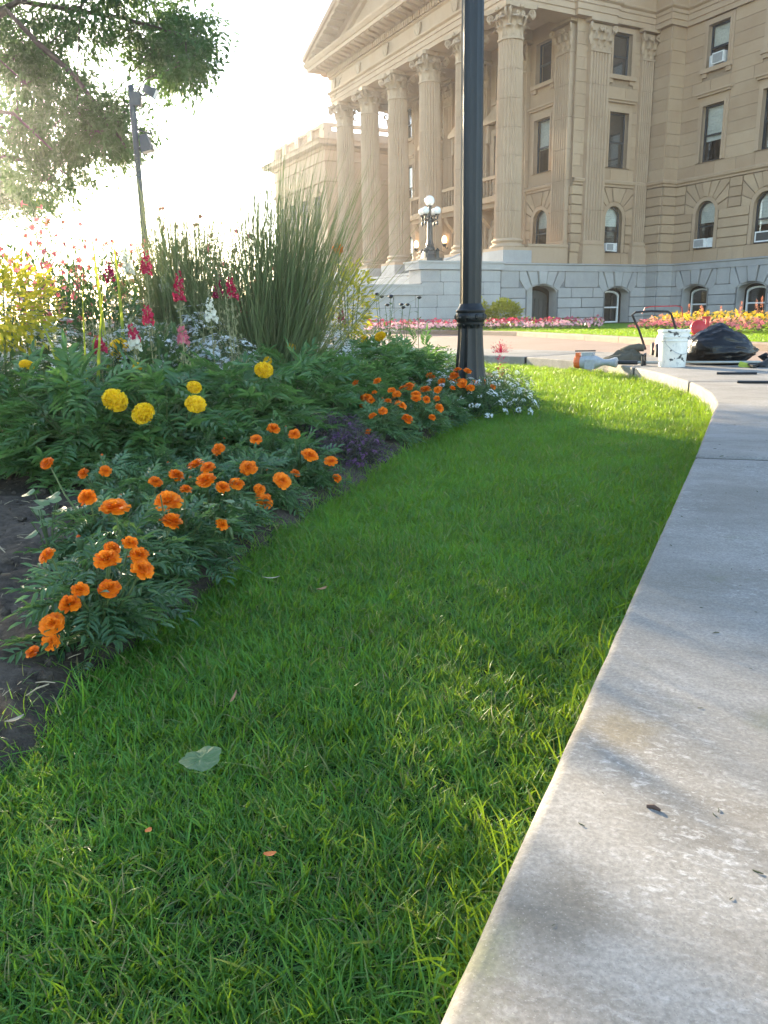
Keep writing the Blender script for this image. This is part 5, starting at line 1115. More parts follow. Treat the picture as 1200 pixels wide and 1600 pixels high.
als = [mound('white_alyssum', x, y, h, r, int(1250*r/.3), int((210 if x < 0 else 70)*r/.3), MT['aly'], MT['whitefl'], BCL, 1.25 if x < 0 else .9) for x, y, h, r in AL]
label_row(als, 'mound of tiny white alyssum flowers, %s from the left across the bed', 'alyssum', 'white alyssum mounds')
pur = [mound('purple_alyssum', x, y, h, r, 900, 260, MT['darkaly'], MT['purpfl'], CLU, .75) for x, y, h, r in [(-.15, 3.55, .15, .2), (-.25, 3.85, .19, .22), (.18, 5.25, .17, .2)]]
for o, l in zip(pur, ('low dark purple alyssum clump between the two orange marigold groups, nearer one', 'low dark purple alyssum clump against the yellow marigolds, farther one', 'small dark purple alyssum clump left of the lamp post')): tag(o, l, 'alyssum', 'purple alyssum clumps')
# ---- snapdragons
COLS = {'r': m_petal('crimson_petal', (.34, .01, .045), (.52, .03, .08), .35), 'd': m_petal('dark_red_petal', (.20, .008, .04), (.36, .02, .08), .35), 'w': m_petal('cream_petal', (.66, .64, .50), (.80, .78, .66), .4), 'p': m_petal('rose_petal', (.50, .10, .16), (.70, .22, .26), .4)}
MT['seed'] = m_leaf('dry_seed_stem', (.16, .17, .08), (.34, .33, .18), .35)
SNAP = [(-1.09,4.3,0.85,'r',1.2),(-0.82,4.6,0.85,'r',0.9),(-1.33,4.6,0.99,'r',1.0),(-1.59,4.8,0.97,'d',1.0),(-1.17,4.1,0.71,'r',0.7),(-1.01,4.9,0.85,'d',0.8),(-1.2,3.95,0.62,'r',0.6),(-0.91,4.3,0.73,'w',0.9),(-1.52,4.9,1.03,'w',1.2),(-1.23,3.9,0.58,'w',0.6),(-1.38,3.9,0.57,'r',0.6),(-1.0,4.1,0.6,'p',0.7),(-0.43,6.0,0.65,'d',1.0),(-0.34,6.3,0.68,'d',0.8),(-0.86,5.0,0.74,'d',0.7),(-1.4,5.2,0.91,'w',0.8)]
def floret():
    mb = MB(); rn = random.Random(3); Z = Vector((0, 0, 1))
    mb.lathe([(.002, 0), (.006, .004), (.0075, .012), (.006, .019)], 6, (0, 0, 0), Matrix.Rotation(R(90), 3, 'Y'))
    for a, L, W in ((.9, .02, .016), (.3, .018, .014), (1.5, .018, .014), (-.6, .02, .018), (-1.3, .017, .015), (-.1, .017, .015)):
        d = Vector((.6, math.cos(a*2)*.6, math.sin(a))).normalized(); petal(mb, Vector((.014, 0, 0)), d, Vector((1, 0, 0)).cross(d).cross(d).normalized(), L, W, .3, .002, rn, 2)
    return mb
FLO = floret(); BIGL = mini_leaf(.07, .016)
sd = {}
for x, y, z, c, s in SNAP:
    t = empty('snapdragon', (x+U(-.02, .02), y, .02)); H = z-.02+.07*s; sm = MB(); bx_, by_ = U(-.04, .04), U(-.04, .04); sp = .125*s
    path = [Vector((0, 0, -.02)), Vector((bx_*.3, by_*.3, H*.4)), Vector((bx_, by_, H))]; sm.cv = .6
    sm.tube([tuple(p) for p in path], [.005, .004, .0015], 5, cap=False)
    def at_(h): 
        k = h/H; return Vector((bx_*k*k, by_*k*k, h))
    lf = MB()
    for k in range(26):
        a = U(0, 6.28); d = Vector((math.cos(a), math.sin(a), U(.1, .7))); bake(lf, BIGL, frame(d, U(-.5, .5)), at_(U(.05, .62)*H), U(.7, 1.3), U(0, 1))
    inst('leaves', lf.mesh('leaves', MT['aly'], var=True), t)
    pd = MB()
    for k in range(22):
        a = U(0, 6.28); h = U(.5, .98)*(H-sp*1.1); q = at_(h)+Vector((math.cos(a), math.sin(a), .4))*.022; pd.cv = U(0, 1); pd.tube([tuple(at_(h)), tuple(q)], [.0012, .001], 3, cap=False); pd.lathe([(.001, -.006), (.005, 0), (.004, .006), (.0008, .014)], 5, q)
    tag(inst('seed_pods', pd.mesh('seed_pods', MT['seed'], var=True), t), kind='stuff')
    fb = MB()
    nfl = int(13*s)+4
    for k in range(nfl):
        h = H-sp*1.05+sp*(k/nfl); a = k*2.4; d = Vector((math.cos(a), math.sin(a), U(-.25, .35))); bake(fb, FLO, frame(d, U(-.4, .4)), at_(h)+d*.005, .7*(1.25-.85*(k/nfl)**1.5)*U(1.0, 1.45), U(0, 1))
    inst('flower_spike', fb.mesh('flower_spike', COLS[c], var=True), t)
    for k in range(8):
        h = H-.01+k*.006*s; a = k*2.4; q = at_(H)+Vector((math.cos(a)*.006*(1-k/9), math.sin(a)*.006*(1-k/9), h-H+.01)); sm.lathe([(.001, -.004), (.004*(1-k/12), 0), (.001, .007)], 5, q)
    inst('stem', sm.mesh('stem', MT['seed'], var=True), t); sd.setdefault(c, []).append(t)
for c, f in (('r', 'crimson snapdragon spike, %s from the left among the bright red ones'), ('d', 'dark wine red snapdragon spike, %s from the left of its colour'), ('w', 'cream white snapdragon spike, %s from the left of its colour'), ('p', 'rose pink snapdragon low among the seed stems, %s of its colour')): label_row(sd[c], f, 'snapdragon', 'snapdragons in the bed')
# loose seed stems filling between them
ss = []
for i in range(34):
    x, y = U(-1.75, -.75), U(3.95, 5.0); t = empty('seed_stem', (x, y, .02)); sm = MB(); H = U(.45, .8); bx_ = U(-.06, .06); sm.cv = U(0, 1); sm.tube([(0, 0, -.02), (bx_*.4, 0, H*.5), (bx_, 0, H)], [.003, .0025, .001], 4, cap=False); inst('stem', sm.mesh('stem', MT['seed'], var=True), t); pd = MB()
    for k in range(20):
        a = U(0, 6.28); h = U(.35, 1)*H; b = Vector((bx_*(h/H)**1.3, 0, h)); q = b+Vector((math.cos(a), math.sin(a), .5))*U(.012, .03); pd.cv = U(0, 1); pd.tube([tuple(b), tuple(q)], [.001, .0008], 3, cap=False); pd.lathe([(.001, -.005), (.0042, 0), (.0008, .011)], 5, q)
    tag(inst('seed_pods', pd.mesh('seed_pods', MT['seed'], var=True), t), kind='stuff'); ss.append(t)
ss.sort(key=lambda o: o.location.x/o.location.y)
for i, t in enumerate(ss):
    q = i//2; tag(t, 'thin pale dry seed stem among the snapdragons, %s pair from the left, %s one' % (ORD[q], 'left' if i % 2 == 0 else 'right'), 'seed stem', 'dry seed stems between the snapdragons')
# ---- flowering tobacco
NIC = [(-1.99,5.2,1.47),(-2.1,4.9,1.34),(-1.99,5.6,1.4),(-2.01,4.5,1.19),(-1.87,6.0,1.49),(-1.43,6.2,1.64),(-1.42,6.5,1.52),(-1.75,6.4,1.52),(-2.18,6.6,1.59),(-2.44,6.0,1.42),(-1.86,4.9,1.11),(-1.33,6.8,1.54),(-2.3,5.3,1.3),(-1.7,5.4,1.15),(-1.55,5.9,1.3),(-2.6,5.6,1.35),(-2.45,4.9,1.2),(-1.15,6.2,1.35),(-2.0,5.9,1.25),(-1.0,6.9,1.4)]
MT['pink'] = m_petal('tobacco_petal', (.58, .13, .16), (.74, .30, .30), .5, (.85, .2, .2)); MT['nicl'] = m_leaf('tobacco_leaf', (.05, .09, .025), (.13, .19, .05), .45)
sf = MB(); rn = random.Random(2)
for k in range(5):
    a = 2*math.pi*k/5; d = Vector((math.cos(a), math.sin(a), -.15)); petal(sf, Vector((0, 0, 0)), d, Vector((0, 0, 1)), .027, .019, .1, .002, rn, 3)
sf.lathe([(.0015, -.05), (.002, -.02), (.004, 0)], 6); SFM = sf.mesh('flower', MT['pink'])
nics = []
WIDE = mini_leaf(.13, .05)
for x, y, z in NIC:
    t = empty('flowering_tobacco', (x, y, .02)); sm = MB(); lf = MB()
    for k in range(7):
        a = U(0, 6.28); H = (z-.02)*U(.7, 1.); dx, dy = math.cos(a)*U(.05, .22), math.sin(a)*U(.05, .22); sm.cv = U(0, 1)
        P_ = [Vector((0, 0, -.02)), Vector((dx*.25, dy*.25, H*.45)), Vector((dx*.7, dy*.7, H*.8)), Vector((dx, dy, H))]; sm.tube([tuple(p) for p in P_], [.006, .0045, .003, .0015], 5, cap=False)
        for j in range(9):
            h = U(.62, 1.0); b = P_[2].lerp(P_[3], (h-.8)/.2) if h > .8 else P_[1].lerp(P_[2], (h-.45)/.35); aa = U(0, 6.28); d = Vector((math.cos(aa), math.sin(aa), U(-.25, .5))).normalized(); q = b+d*U(.03, .07)+Vector((0, 0, .01)); sm.tube([tuple(b), tuple(q)], [.0012, .0012], 3, cap=False)
            if j < 4: inst('flower', SFM, t, q, d.to_track_quat('Z', 'Y'), U(.5, .85))
            bake(lf, BIGL, frame(d, 0), b, U(.4, .8), U(0, 1))
        for j in range(34):
            h = U(.3, .98)*H; aa = U(0, 6.28); bake(lf, BIGL, frame(Vector((math.cos(aa), math.sin(aa), U(0, .9))), U(-.6, .6)), (dx*(h/H)**1.5*.85+U(-.02, .02), dy*(h/H)**1.5*.85+U(-.02, .02), h), U(.4, .85), U(0, 1))
        for j in range(9):
            h = U(.12, .75)*H; aa = U(0, 6.28); bake(lf, WIDE, frame(Vector((math.cos(aa), math.sin(aa), U(-.2, .5))), U(-.4, .4)), (dx*h/H*.5, dy*h/H*.5, h), U(.6, 1.2)*(1.2-h/H*.7), U(0, 1))
    inst('stems', sm.mesh('stems', MT['stem'], var=True), t); inst('leaves', lf.mesh('leaves', MT['nicl'], var=True), t); nics.append(t)
label_row(nics, 'tall pink star flowered tobacco plant, %s from the left behind the bed', 'tobacco plant', 'flowering tobacco against the sky')
# ---- ornamental grasses
MT['reed'] = m_leaf('reed_grass', (.05, .085, .045), (.14, .19, .085), .45, (.42, .42, .12), .5, .4, 5)
MT['reedhead'] = m_leaf('reed_seed_head', (.06, .07, .06), (.14, .14, .10), .35)
def reed(x, y, H, nb, spread, bias, heads, label):
    t = empty('ornamental_grass', (x, y, .02)); mb = MB(); nh = 0
    for i in range(nb):
        a = U(0, 6.28); r = .14*math.sqrt(U(0, 1)); p = Vector((r*math.cos(a)*1.3, r*math.sin(a), -.02)); L = H*U(.55, 1.12); az = U(0, 6.28); ln = abs(random.gauss(0, spread)); d = Vector((math.cos(az)*ln+bias*U(0, 1)**2, math.sin(az)*ln*.8, 0)); tot = d.length; dd = d.normalized() if tot > 1e-4 else Vector((1, 0, 0)); s = Vector((U(-1, 1), U(-1, 1), 0)).normalized(); w = U(.005, .009); k0 = len(mb.v); seg = 6; q = p.copy(); cv = U(0, 1); bend = U(.0, .55)*tot*1.4
        for j in range(seg+1):
            tt = j/seg; ww = w*(1-tt**2.2)*.5+.0003; mb.v += [tuple(q-s*ww), tuple(q+s*ww)]; mb.var += [cv]*2; th = tot*.6+bend*tt; q = q+(dd*math.sin(th)+Vector((0, 0, 1))*math.cos(th))*(L/seg)
        mb.f += [(k0+2*j, k0+2*j+1, k0+2*j+3, k0+2*j+2) for j in range(seg)]; mb.mi += [0]*seg
        if nh < heads and L > H*.93 and tot < .35:
            nh += 1; hb = MB(); th = tot*.6+bend; dv = dd*math.sin(th)+Vector((0, 0, 1))*math.cos(th)
            for k in range(46):
                u = U(0, 1); c = q+dv*(u*.15-.1); aa = U(0, 6.28); o = Vector((math.cos(aa), math.sin(aa), .9)).normalized(); hb.cv = U(0, 1); hb.add([c, c+o*.013+Vector((0, .0025, 0)), c+o*.024, c+o*.013-Vector((0, .0025, 0))], [(0, 1, 2, 3)])
            inst('seed_head', hb.mesh('seed_head', MT['reedhead'], var=True), t)
    tag(inst('blades', mb.mesh('blades', MT['reed'], var=True), t), kind='stuff'); tag(t, label, 'ornamental grass', 'clumps of tall reed like grass'); return t
reed(-.72, 5.0, 1.58, 1350, .36, .55, 26, 'large arching clump of tall reed like grass in front of the portico')
reed(-1.34, 5.3, 1.45, 1500, .40, .0, 12, 'smaller upright clump of reed like grass below the floodlight pole')
# ---- lime foliage and oddments
MT['lime'] = m_leaf('lime_leaf', (.12, .15, .015), (.30, .30, .03), .5, (.75, .65, .05)); WL = mini_leaf(.06, .03)
def bush(name, x, y, z0, z1, r, n, mat, lf_, label, cat, sc=1., flowers=None):
    t = empty(name, (x, y, .02)); mb = MB(); h = (z1-z0)/2; zc = (z0+z1)/2
    for i in range(n):
        v = Vector((random.gauss(0, 1), random.gauss(0, 1), random.gauss(0, 1))).normalized(); q = U(.45, 1.)*(1+.22*mnoise.noise(v*2.2+Vector((x, y, 0)))); p = Vector((v.x*r*q, v.y*r*q, zc+v.z*h*q)); d = v+Vector((U(-.7, .7), U(-.7, .7), U(-.3, .6))); bake(mb, lf_, frame(d, U(-.8, .8)), p, U(.7, 1.3)*sc, U(0, 1))
    tag(inst('foliage', mb.mesh('foliage', mat, var=True), t), kind='stuff'); sm = MB()
    for k in range(8): a = U(0, 6.28); q = U(.2, .7)*r; sm.tube([(0, 0, -.02), (math.cos(a)*q*.4, math.sin(a)*q*.4, zc*.6), (math.cos(a)*q, math.sin(a)*q, zc+h*.4)], [.008, .006, .003], 5, cap=False)
    inst('stems', sm.mesh('stems', MT['stem']), t); return tag(t, label, cat)
bush('lime_bush', -1.95, 4.0, .5, 1.0, .34, 1500, MT['lime'], WL, 'bushy lime green plant glowing at the left edge', 'bush', .75)
bush('green_bush', -2.0, 3.75, .05, .55, .34, 1300, MT['aly'], WL, 'dark green leafy plant below the lime bush at the left edge', 'bush', .8)
bush('lime_bush', -.27, 6.6, .35, 1.15, .24, 800, MT['lime'], WL, 'yellow green bush behind the large reed grass', 'bush', .9)
bush('yellow_shrub', 4.25, 27.2, .1, 1.05, .62, 2200, MT['lime'], WL, 'rounded yellow green shrub by the granite wall right of the lamp post', 'shrub', 2.0)
bush('yellow_shrub', 3.3, 27.6, .1, 1.15, .5, 1200, MT['lime'], WL, 'yellow green shrub by the granite wall behind the lamp post', 'shrub', 2.0)
for x, y, z1_, r_, l_ in ((-1.25, 4.3, .62, .3, 'leafy green plant among the snapdragons, nearest to the yellow blooms'), (-1.7, 4.75, .95, .36, 'leafy green plant behind the sword leaves'), (-2.25, 5.3, 1.15, .45, 'leafy green plant at the left edge below the tobacco flowers'), (-1.0, 5.75, 1.0, .36, 'leafy green plant between the two reed grass clumps'), (-1.85, 5.6, 1.15, .45, 'leafy green plant left of the smaller reed grass'), (-.1, 6.9, .5, .4, 'leafy green plant behind the tall marigolds near the lamp post'), (-2.5, 4.6, .8, .4, 'leafy green plant at the far left behind the lime bush')):
    bush('leafy_plant', x, y, .05, z1_, r_, 1100, MT['aly'], mini_leaf(.06, .02), l_, 'plant', 1.0)
gl_ = empty('iris_plant', (-1.42, 3.74, .02)); tag(gl_, 'upright bright green sword leaves rising behind the marigolds', 'iris'); MT['sword'] = m_leaf('sword_leaf', (.16, .22, .02), (.34, .38, .04), .5, (.7, .75, .05))
def sword(p0, p1, w, bow):
    a, b = Vector(p0), Vector(p1); mb = MB(); n = 8; sd_ = Vector((.9, .3, 0)).normalized(); vs = []
    for i in range(n+1):
        t = i/n; c = a.lerp(b, t)+Vector((bow*math.sin(math.pi*t), 0, 0)); ww = w*(1-t**3)*.5; vs += [c-sd_*ww, c+Vector((0, .004, 0)), c+sd_*ww]
    mb.add(vs, [(i*3+k, i*3+k+1, i*3+k+4, i*3+k+3) for i in range(n) for k in range(2)]); inst('leaf', mb.mesh('leaf', MT['sword'], smooth=True), gl_)
for p0, p1, w, b in (((0, 0, 0), (.03, .01, .81), .013, -.01), ((.02, .04, 0), (.11, .06, .80), .018, -.02), ((-.02, -.02, .2), (-.17, -.04, .69), .02, .0), ((-.03, -.02, .2), (-.14, -.04, .56), .017, .0), ((-.05, .5, 0), (-.2, .86, 1.24), .022, .0), ((0, .5, 0), (-.08, .86, 1.2), .02, .02)): sword(p0, p1, w, b)
cn = empty('canna', (-.3, 6.0, .02)); tag(cn, 'single orange flower on a stem among the reed grass blades', 'flower'); mb = MB(); mb.tube([(0, 0, -.02), (0, 0, 1.1)], .004, 5); mb.build('stem', MT['stem'], cn)
inst('flower', OFM[0], cn, (0, 0, 1.13), (R(60), 0, 0), .085)
zn = []
for i in range(9):
    x, y, z = U(-.1, .38), U(6.9, 7.5), U(.66, .86); t = empty('coneflower', (x, y, .02)); mb = MB(); mb.tube([(0, 0, -.02), (U(-.02, .02), 0, z*.6), (U(-.03, .03), 0, z-.02)], [.003, .003, .002], 5); lf = MB()
    for k in range(10): a = U(0, 6.28); bake(lf, BIGL, frame(Vector((math.cos(a), math.sin(a), .4))), (0, 0, U(.25, .9)*z), U(.6, 1), U(0, 1))
    inst('leaves', lf.mesh('leaves', MT['aly'], var=True), t); inst('stem', mb.mesh('stem', MT['stem']), t); hd = MB(); hd.lathe([(.003, -.012), (.018, -.004), (.022, .004), (.014, .012), (.003, .014)], 10); hd.build('flower_head', MT['darkaly'], t, (0, 0, z-.02), smooth=True); zn.append(t)
label_row(zn, 'dark green flower bud on a bare stem before the granite wall, %s from the left', 'flower', 'dark budded stems before the wall')
ce = empty('cockscomb', (.95, 6.2, .02)); tag(ce, 'red feathery flower with dark leaves just right of the lamp post base', 'flower'); fb = MB()
for k in range(260): v = Vector((random.gauss(0, .028), random.gauss(0, .025), abs(random.gauss(0, .035)))); bake(fb, ML, frame(Vector((v.x*14, v.y*14, .7))), v+Vector((0, 0, .34)), U(.4, .8), U(0, 1))
inst('flower_plume', fb.mesh('flower_plume', COLS['r'], var=True), ce); lf = MB()
for k in range(70): a = U(0, 6.28); bake(lf, BIGL, frame(Vector((math.cos(a), math.sin(a), U(0, .8)))), (U(-.04, .04), U(-.04, .04), U(.05, .36)), U(.5, .9), U(0, 1))
inst('leaves', lf.mesh('leaves', COLS['d'], var=True), ce)
we = empty('weed_seedling', (-.53, 1.80, .02)); tag(we, 'pale green leafy weed standing at the edge of the orange marigolds', 'weed'); MT['weed'] = m_leaf('weed_leaf', (.10, .17, .07), (.20, .28, .13), .35); lf = MB(); WLF = mini_leaf(.04, .017)
mb = MB(); mb.tube([(0, 0, -.03), (.004, 0, .1), (-.006, .0, .25)], [.004, .003, .0015], 5); inst('stem', mb.mesh('stem', MT['stem']), we)
WME = WLF.mesh('leaf', MT['weed'])
for k in range(22): a = U(0, 6.28); inst('leaf', WME, we, (U(-.006, .006), 0, .03+.2*(k/22)), frame(Vector((math.cos(a), math.sin(a), U(.1, .5))), U(-.3, .3)).to_euler(), U(.8, 1.3)*(1.15-.5*k/22))
for k, (x, y) in enumerate(((-.92, 2.02), (-.98, 2.16), (-.44, 2.0), (-.66, 2.55))):
    t = empty('clover', (x, y, .02)); tag(t, ('broad leaved clover weed left of the marigolds, nearer one', 'broad leaved clover weed left of the marigolds, farther one', 'bright round leaved weed on the lawn side of the marigolds', 'round leaved weed in the middle of the orange marigolds')[k], 'weed'); mb = MB()
    for j in range(5):
        a = j*1.26+U(-.3, .3); c = Vector((math.cos(a)*.04, math.sin(a)*.04, U(.1, .2))); mb.tube([(0, 0, -.02), (c.x*.5, c.y*.5, c.z*.7), tuple(c)], .0015, 4, cap=False)
    inst('stems', mb.mesh('stems', MT['stem']), t)
    for j in range(5):
        lf = MB(); n = 10; lf.add([(0, 0, 0)]+[(.02*(1+.15*math.cos(2*math.pi*i/n*3))*math.cos(2*math.pi*i/n), .02*math.sin(2*math.pi*i/n), .003*math.sin(4*math.pi*i/n)) for i in range(n)], [(0, i+1, (i+1) % n+1) for i in range(n)])
        a = j*1.26; inst('leaf', lf.mesh('leaf', MT['weed']), t, (math.cos(a)*.04, math.sin(a)*.04, U(.1, .2)), (U(-.4, .4), U(-.4, .4), 0))
# ---- far beds along the building
MT['begonia'] = m_petal('begonia_red', (.36, .012, .05), (.55, .04, .10), .35); MT['begrose'] = m_petal('begonia_rose', (.34, .03, .08), (.62, .20, .22), .35); MT['begpink'] = m_petal('begonia_pink', (.55, .22, .27), (.72, .42, .45), .35); MT['goldfl'] = m_petal('gold_petal', (.66, .30, .01), (.85, .55, .03), .35); MT['salmon'] = m_petal('salmon_petal', (.60, .18, .10), (.75, .35, .22), .4); MT['bedleaf'] = m_leaf('bedding_leaf', (.05, .07, .025), (.12, .14, .05), .35)
def far_bed(name, pts, depth, h, mats, label):
    mb = MB(); P_ = [Vector(p) for p in pts]; L = [(b-a).length for a, b in zip(P_, P_[1:])]; QL = mini_leaf(.09, .06); FLW = cluster(1, .001, .035)
    for i in range(int(sum(L)*depth*320)):
        k = random.choices(range(len(L)), L)[0]; a, b = P_[k], P_[k+1]; t = (b-a).normalized(); n = Vector((-t.y, t.x)); v = U(0, 1); q = a.lerp(b, U(0, 1))+n*v*depth*-1 if False else a.lerp(b, U(0, 1))+n*v*depth; hh = h*(.55+.6*v)*(1+.2*mnoise.noise(Vector((q.x*3, q.y*3, 0)))); z = .1+hh*U(.3, 1)
        if U(0, 1) < .55:
            M = (Vector((U(-.6, .6), U(-1., .2), U(.2, 1)))).to_track_quat('Z', 'Y').to_matrix(); mb.cur = 1+(min(len(mats)-2, int(v*(len(mats)-1)+U(-.35, .35)+.0)) if v > 0 else 0); mb.cur = max(1, mb.cur); bake(mb, FLW, M, (q.x, q.y, .1+hh*U(.75, 1.05)), U(.7, 1.3), U(0, 1)); 
        else: mb.cur = 0; bake(mb, QL, frame(Vector((U(-1, 1), U(-1, 1), U(-.2, .8))), U(-1, 1)), (q.x, q.y, z), U(.7, 1.4), U(0, 1))
    o = inst(name, mb.mesh(name, mats, var=True)); tag(o, label, 'flower bed', kind='stuff')
far_bed('red_flower_bed', [(-.5, 23.9), (2.5, 23.7), (6.3, 22.4)], 1.3, .34, [MT['bedleaf'], MT['begpink'], MT['begonia']], 'band of red and pink bedding flowers along the granite wall')
far_bed('mixed_flower_bed', [(6.05, 19.4), (7.3, 15.6), (8.2, 12.8)], 1.5, .42, [MT['bedleaf'], MT['begrose'], MT['salmon'], MT['goldfl'], MT['goldfl']], 'mixed bed of pink, orange and golden flowers below the right wing')
sp_ = []
for i in range(16):
    t_ = i/15; x, y = 7.45+1.55*t_+U(-.12, .12), 19.0-5.0*t_+U(-.3, .3); t = empty('celosia_spike', (x, y, .1)); H = U(.55, .78); fb = MB()
    for k in range(60): u = U(0, 1); a = U(0, 6.28); rr = .045*(1-u)+.008; bake(fb, ML, frame(Vector((math.cos(a), math.sin(a), 1.6))), (math.cos(a)*rr*.6, math.sin(a)*rr*.6, H*(.5+.5*u)), 1.3, U(0, 1))
    inst('flower_spike', fb.mesh('flower_spike', MT['salmon'], var=True), t); mb = MB(); mb.tube([(0, 0, -.02), (0, 0, H*.6)], .006, 5); inst('stem', mb.mesh('stem', MT['stem']), t); sp_.append(t)
label_row(sp_, 'salmon pink feathery flower spike above the mixed bed, %s from the left', 'flower', 'salmon flower spikes over the mixed bed')
# ------------------------------------------------------------------ trees
MT['bark'] = m_stone('tree_bark', (.07, .055, .045), (.12, .10, .08), (.04, .035, .03), s1=6, s2=40, bump=.8)
MT['tleaf'] = m_leaf('tree_leaf', (.016, .05, .016), (.05, .11, .028), .42, (.12, .22, .035), .5, .3, 1.5)
CR1 = [(-6.97,17.05,6.32,0.41),(-6.36,17.14,6.45,0.33),(-5.42,16.18,6.01,0.39),(-4.37,16.68,6.1,0.35),(-3.87,16.87,6.04,0.42),(-3.65,16.95,6.31,0.41),(-3.32,15.72,5.62,0.46),(-3.84,17.16,5.79,0.39),(-4.01,17.12,5.61,0.49),(-3.3,15.06,5.03,0.43),(-3.99,16.43,5.74,0.49),(-4.26,16.33,5.55,0.34),(-6.2,15.89,5.51,0.41),(-6.69,15.9,5.42,0.49),(-6.36,15.51,4.88,0.36),(-5.93,15.96,5.04,0.44),(-7.17,17.04,4.89,0.42),(-5.4,15.3,4.39,0.49),(-5.19,15.88,4.47,0.44),(-6.36,15.84,4.15,0.36),(-6.03,16.4,4.26,0.46),(-5.03,15.1,3.97,0.4),(-4.84,15.54,3.95,0.35),(-4.64,15.18,4.14,0.49),(-5.54,16.9,4.0,0.39),(-5.92,16.52,3.94,0.33),(-6.68,16.98,3.98,0.42),(-6.31,16.73,3.57,0.37),(-6.25,15.58,3.21,0.38),(-7.34,17.13,3.9,0.4),(-6.98,15.9,4.23,0.49),(-11.32,16.68,10.34,0.64),(-7.16,15.6,9.33,0.63),(-10.71,13.67,9.54,0.63),(-5.92,15.29,7.98,0.86),(-12.44,12.62,5.23,0.66),(-12.02,12.06,6.59,0.97),(-8.61,16.35,9.83,0.9),(-9.54,15.4,9.58,0.71),(-5.09,13.37,8.53,0.93),(-8.5,17.04,10.02,0.96),(-4.33,15.36,6.7,0.65),(-8.78,17.76,9.49,0.85),(-8.79,19.01,7.2,0.98),(-11.1,14.56,3.36,0.75),(-14.48,14.3,6.39,0.63),(-12.08,18.58,4.38,0.73),(-10.13,17.52,3.62,0.57),(-9.51,20.91,7.09,0.86),(-4.56,18.5,8.05,0.67),(-12.54,17.61,6.94,0.61),(-9.16,11.81,8.39,0.7),(-13.0,16.2,8.21,0.79),(-11.21,19.72,6.83,0.98),(-8.71,18.27,9.09,0.81),(-12.83,13.78,6.62,0.7),(-9.24,19.6,8.73,0.82),(-4.63,15.29,6.2,0.45),(-7.52,18.81,6.52,0.7),(-7.23,16.23,10.63,0.76),(-3.88,16.1,8.02,0.73),(-9.88,15.23,10.71,0.87),(-6.0,14.27,8.04,0.96),(-13.06,15.92,4.53,0.7),(-4.56,17.98,8.33,0.81),(-8.88,12.52,8.73,0.63),(-10.61,18.5,9.8,0.97),(-9.31,11.6,7.35,0.94),(-6.18,12.23,7.11,0.89),(-10.9,17.39,4.33,0.59),(-12.09,15.16,8.57,0.87),(-4.57,16.68,7.61,0.9),(-5.04,13.39,8.21,0.84),(-9.9,14.12,9.99,0.83),(-10.47,13.65,9.85,0.67),(-7.77,11.45,6.56,0.69),(-8.08,11.43,6.58,0.8),(-12.85,15.35,6.44,0.96),(-8.67,10.91,5.97,0.94),(-14.02,17.22,6.2,0.89),(-12.17,14.65,7.96,0.83),(-5.78,14.05,7.54,0.75),(-14.81,14.12,6.71,0.76),(-11.69,11.26,7.05,0.93),(-9.74,17.54,4.36,0.55),(-6.82,11.63,8.07,0.78),(-11.83,12.46,4.07,0.51),(-8.53,11.65,6.68,0.87),(-13.5,13.29,4.69,0.67),(-12.54,17.34,8.91,0.64),(-4.27,14.61,7.42,0.9),(-10.34,13.72,8.59,0.85),(-4.73,18.57,8.09,0.75),(-7.27,12.99,5.36,0.58),(-10.8,16.87,9.26,0.92),(-13.02,17.71,6.13,0.64),(-12.44,14.38,5.7,0.61),(-6.35,15.15,10.07,0.81),(-14.48,16.28,5.36,0.55),(-5.32,15.73,8.91,0.63),(-14.64,14.39,6.18,0.99),(-4.53,13.26,7.38,0.79),(-8.83,12.3,9.39,0.64),(-10.97,19.15,9.22,0.64),(-10.14,20.19,8.06,0.71),(-5.22,15.1,7.83,0.92),(-13.95,14.84,6.78,0.87),(-7.3,17.5,8.9,0.78),(-12.58,15.17,5.91,0.66),(-8.9,14.15,10.26,0.74),(-6.49,14.16,7.78,0.74),(-4.3,15.4,8.73,0.95),(-8.59,12.16,8.47,0.78),(-7.75,14.07,9.38,0.87),(-7.84,20.3,6.64,0.45),(-13.05,15.56,6.09,0.87),(-10.61,13.71,4.59,0.55),(-9.82,11.82,6.24,0.79),(-12.48,16.36,9.91,0.6),(-11.42,12.67,7.88,0.67),(-4.96,14.73,5.82,0.36),(-8.03,16.2,10.47,0.61)]
BOUGHS = [([(-9.6, 16, 3.6), (-8.2, 15.6, 5.2), (-6.4, 15.2, 5.95), (-5.9, 15.2, 5.4), (-5.4, 15.2, 4.95), (-5.05, 15.2, 4.5), (-4.75, 15.2, 4.05), (-4.55, 15.2, 3.7)], .075), ([(-9.6, 16, 3.6), (-8.4, 15.9, 5.6), (-6.4, 15.8, 6.3), (-4.6, 15.8, 6.0), (-3.5, 15.8, 5.7)], .08), ([(-9.6, 16, 3.6), (-7.9, 15.4, 4.6), (-6.5, 15.2, 4.3), (-5.9, 15.2, 3.7)], .06)]
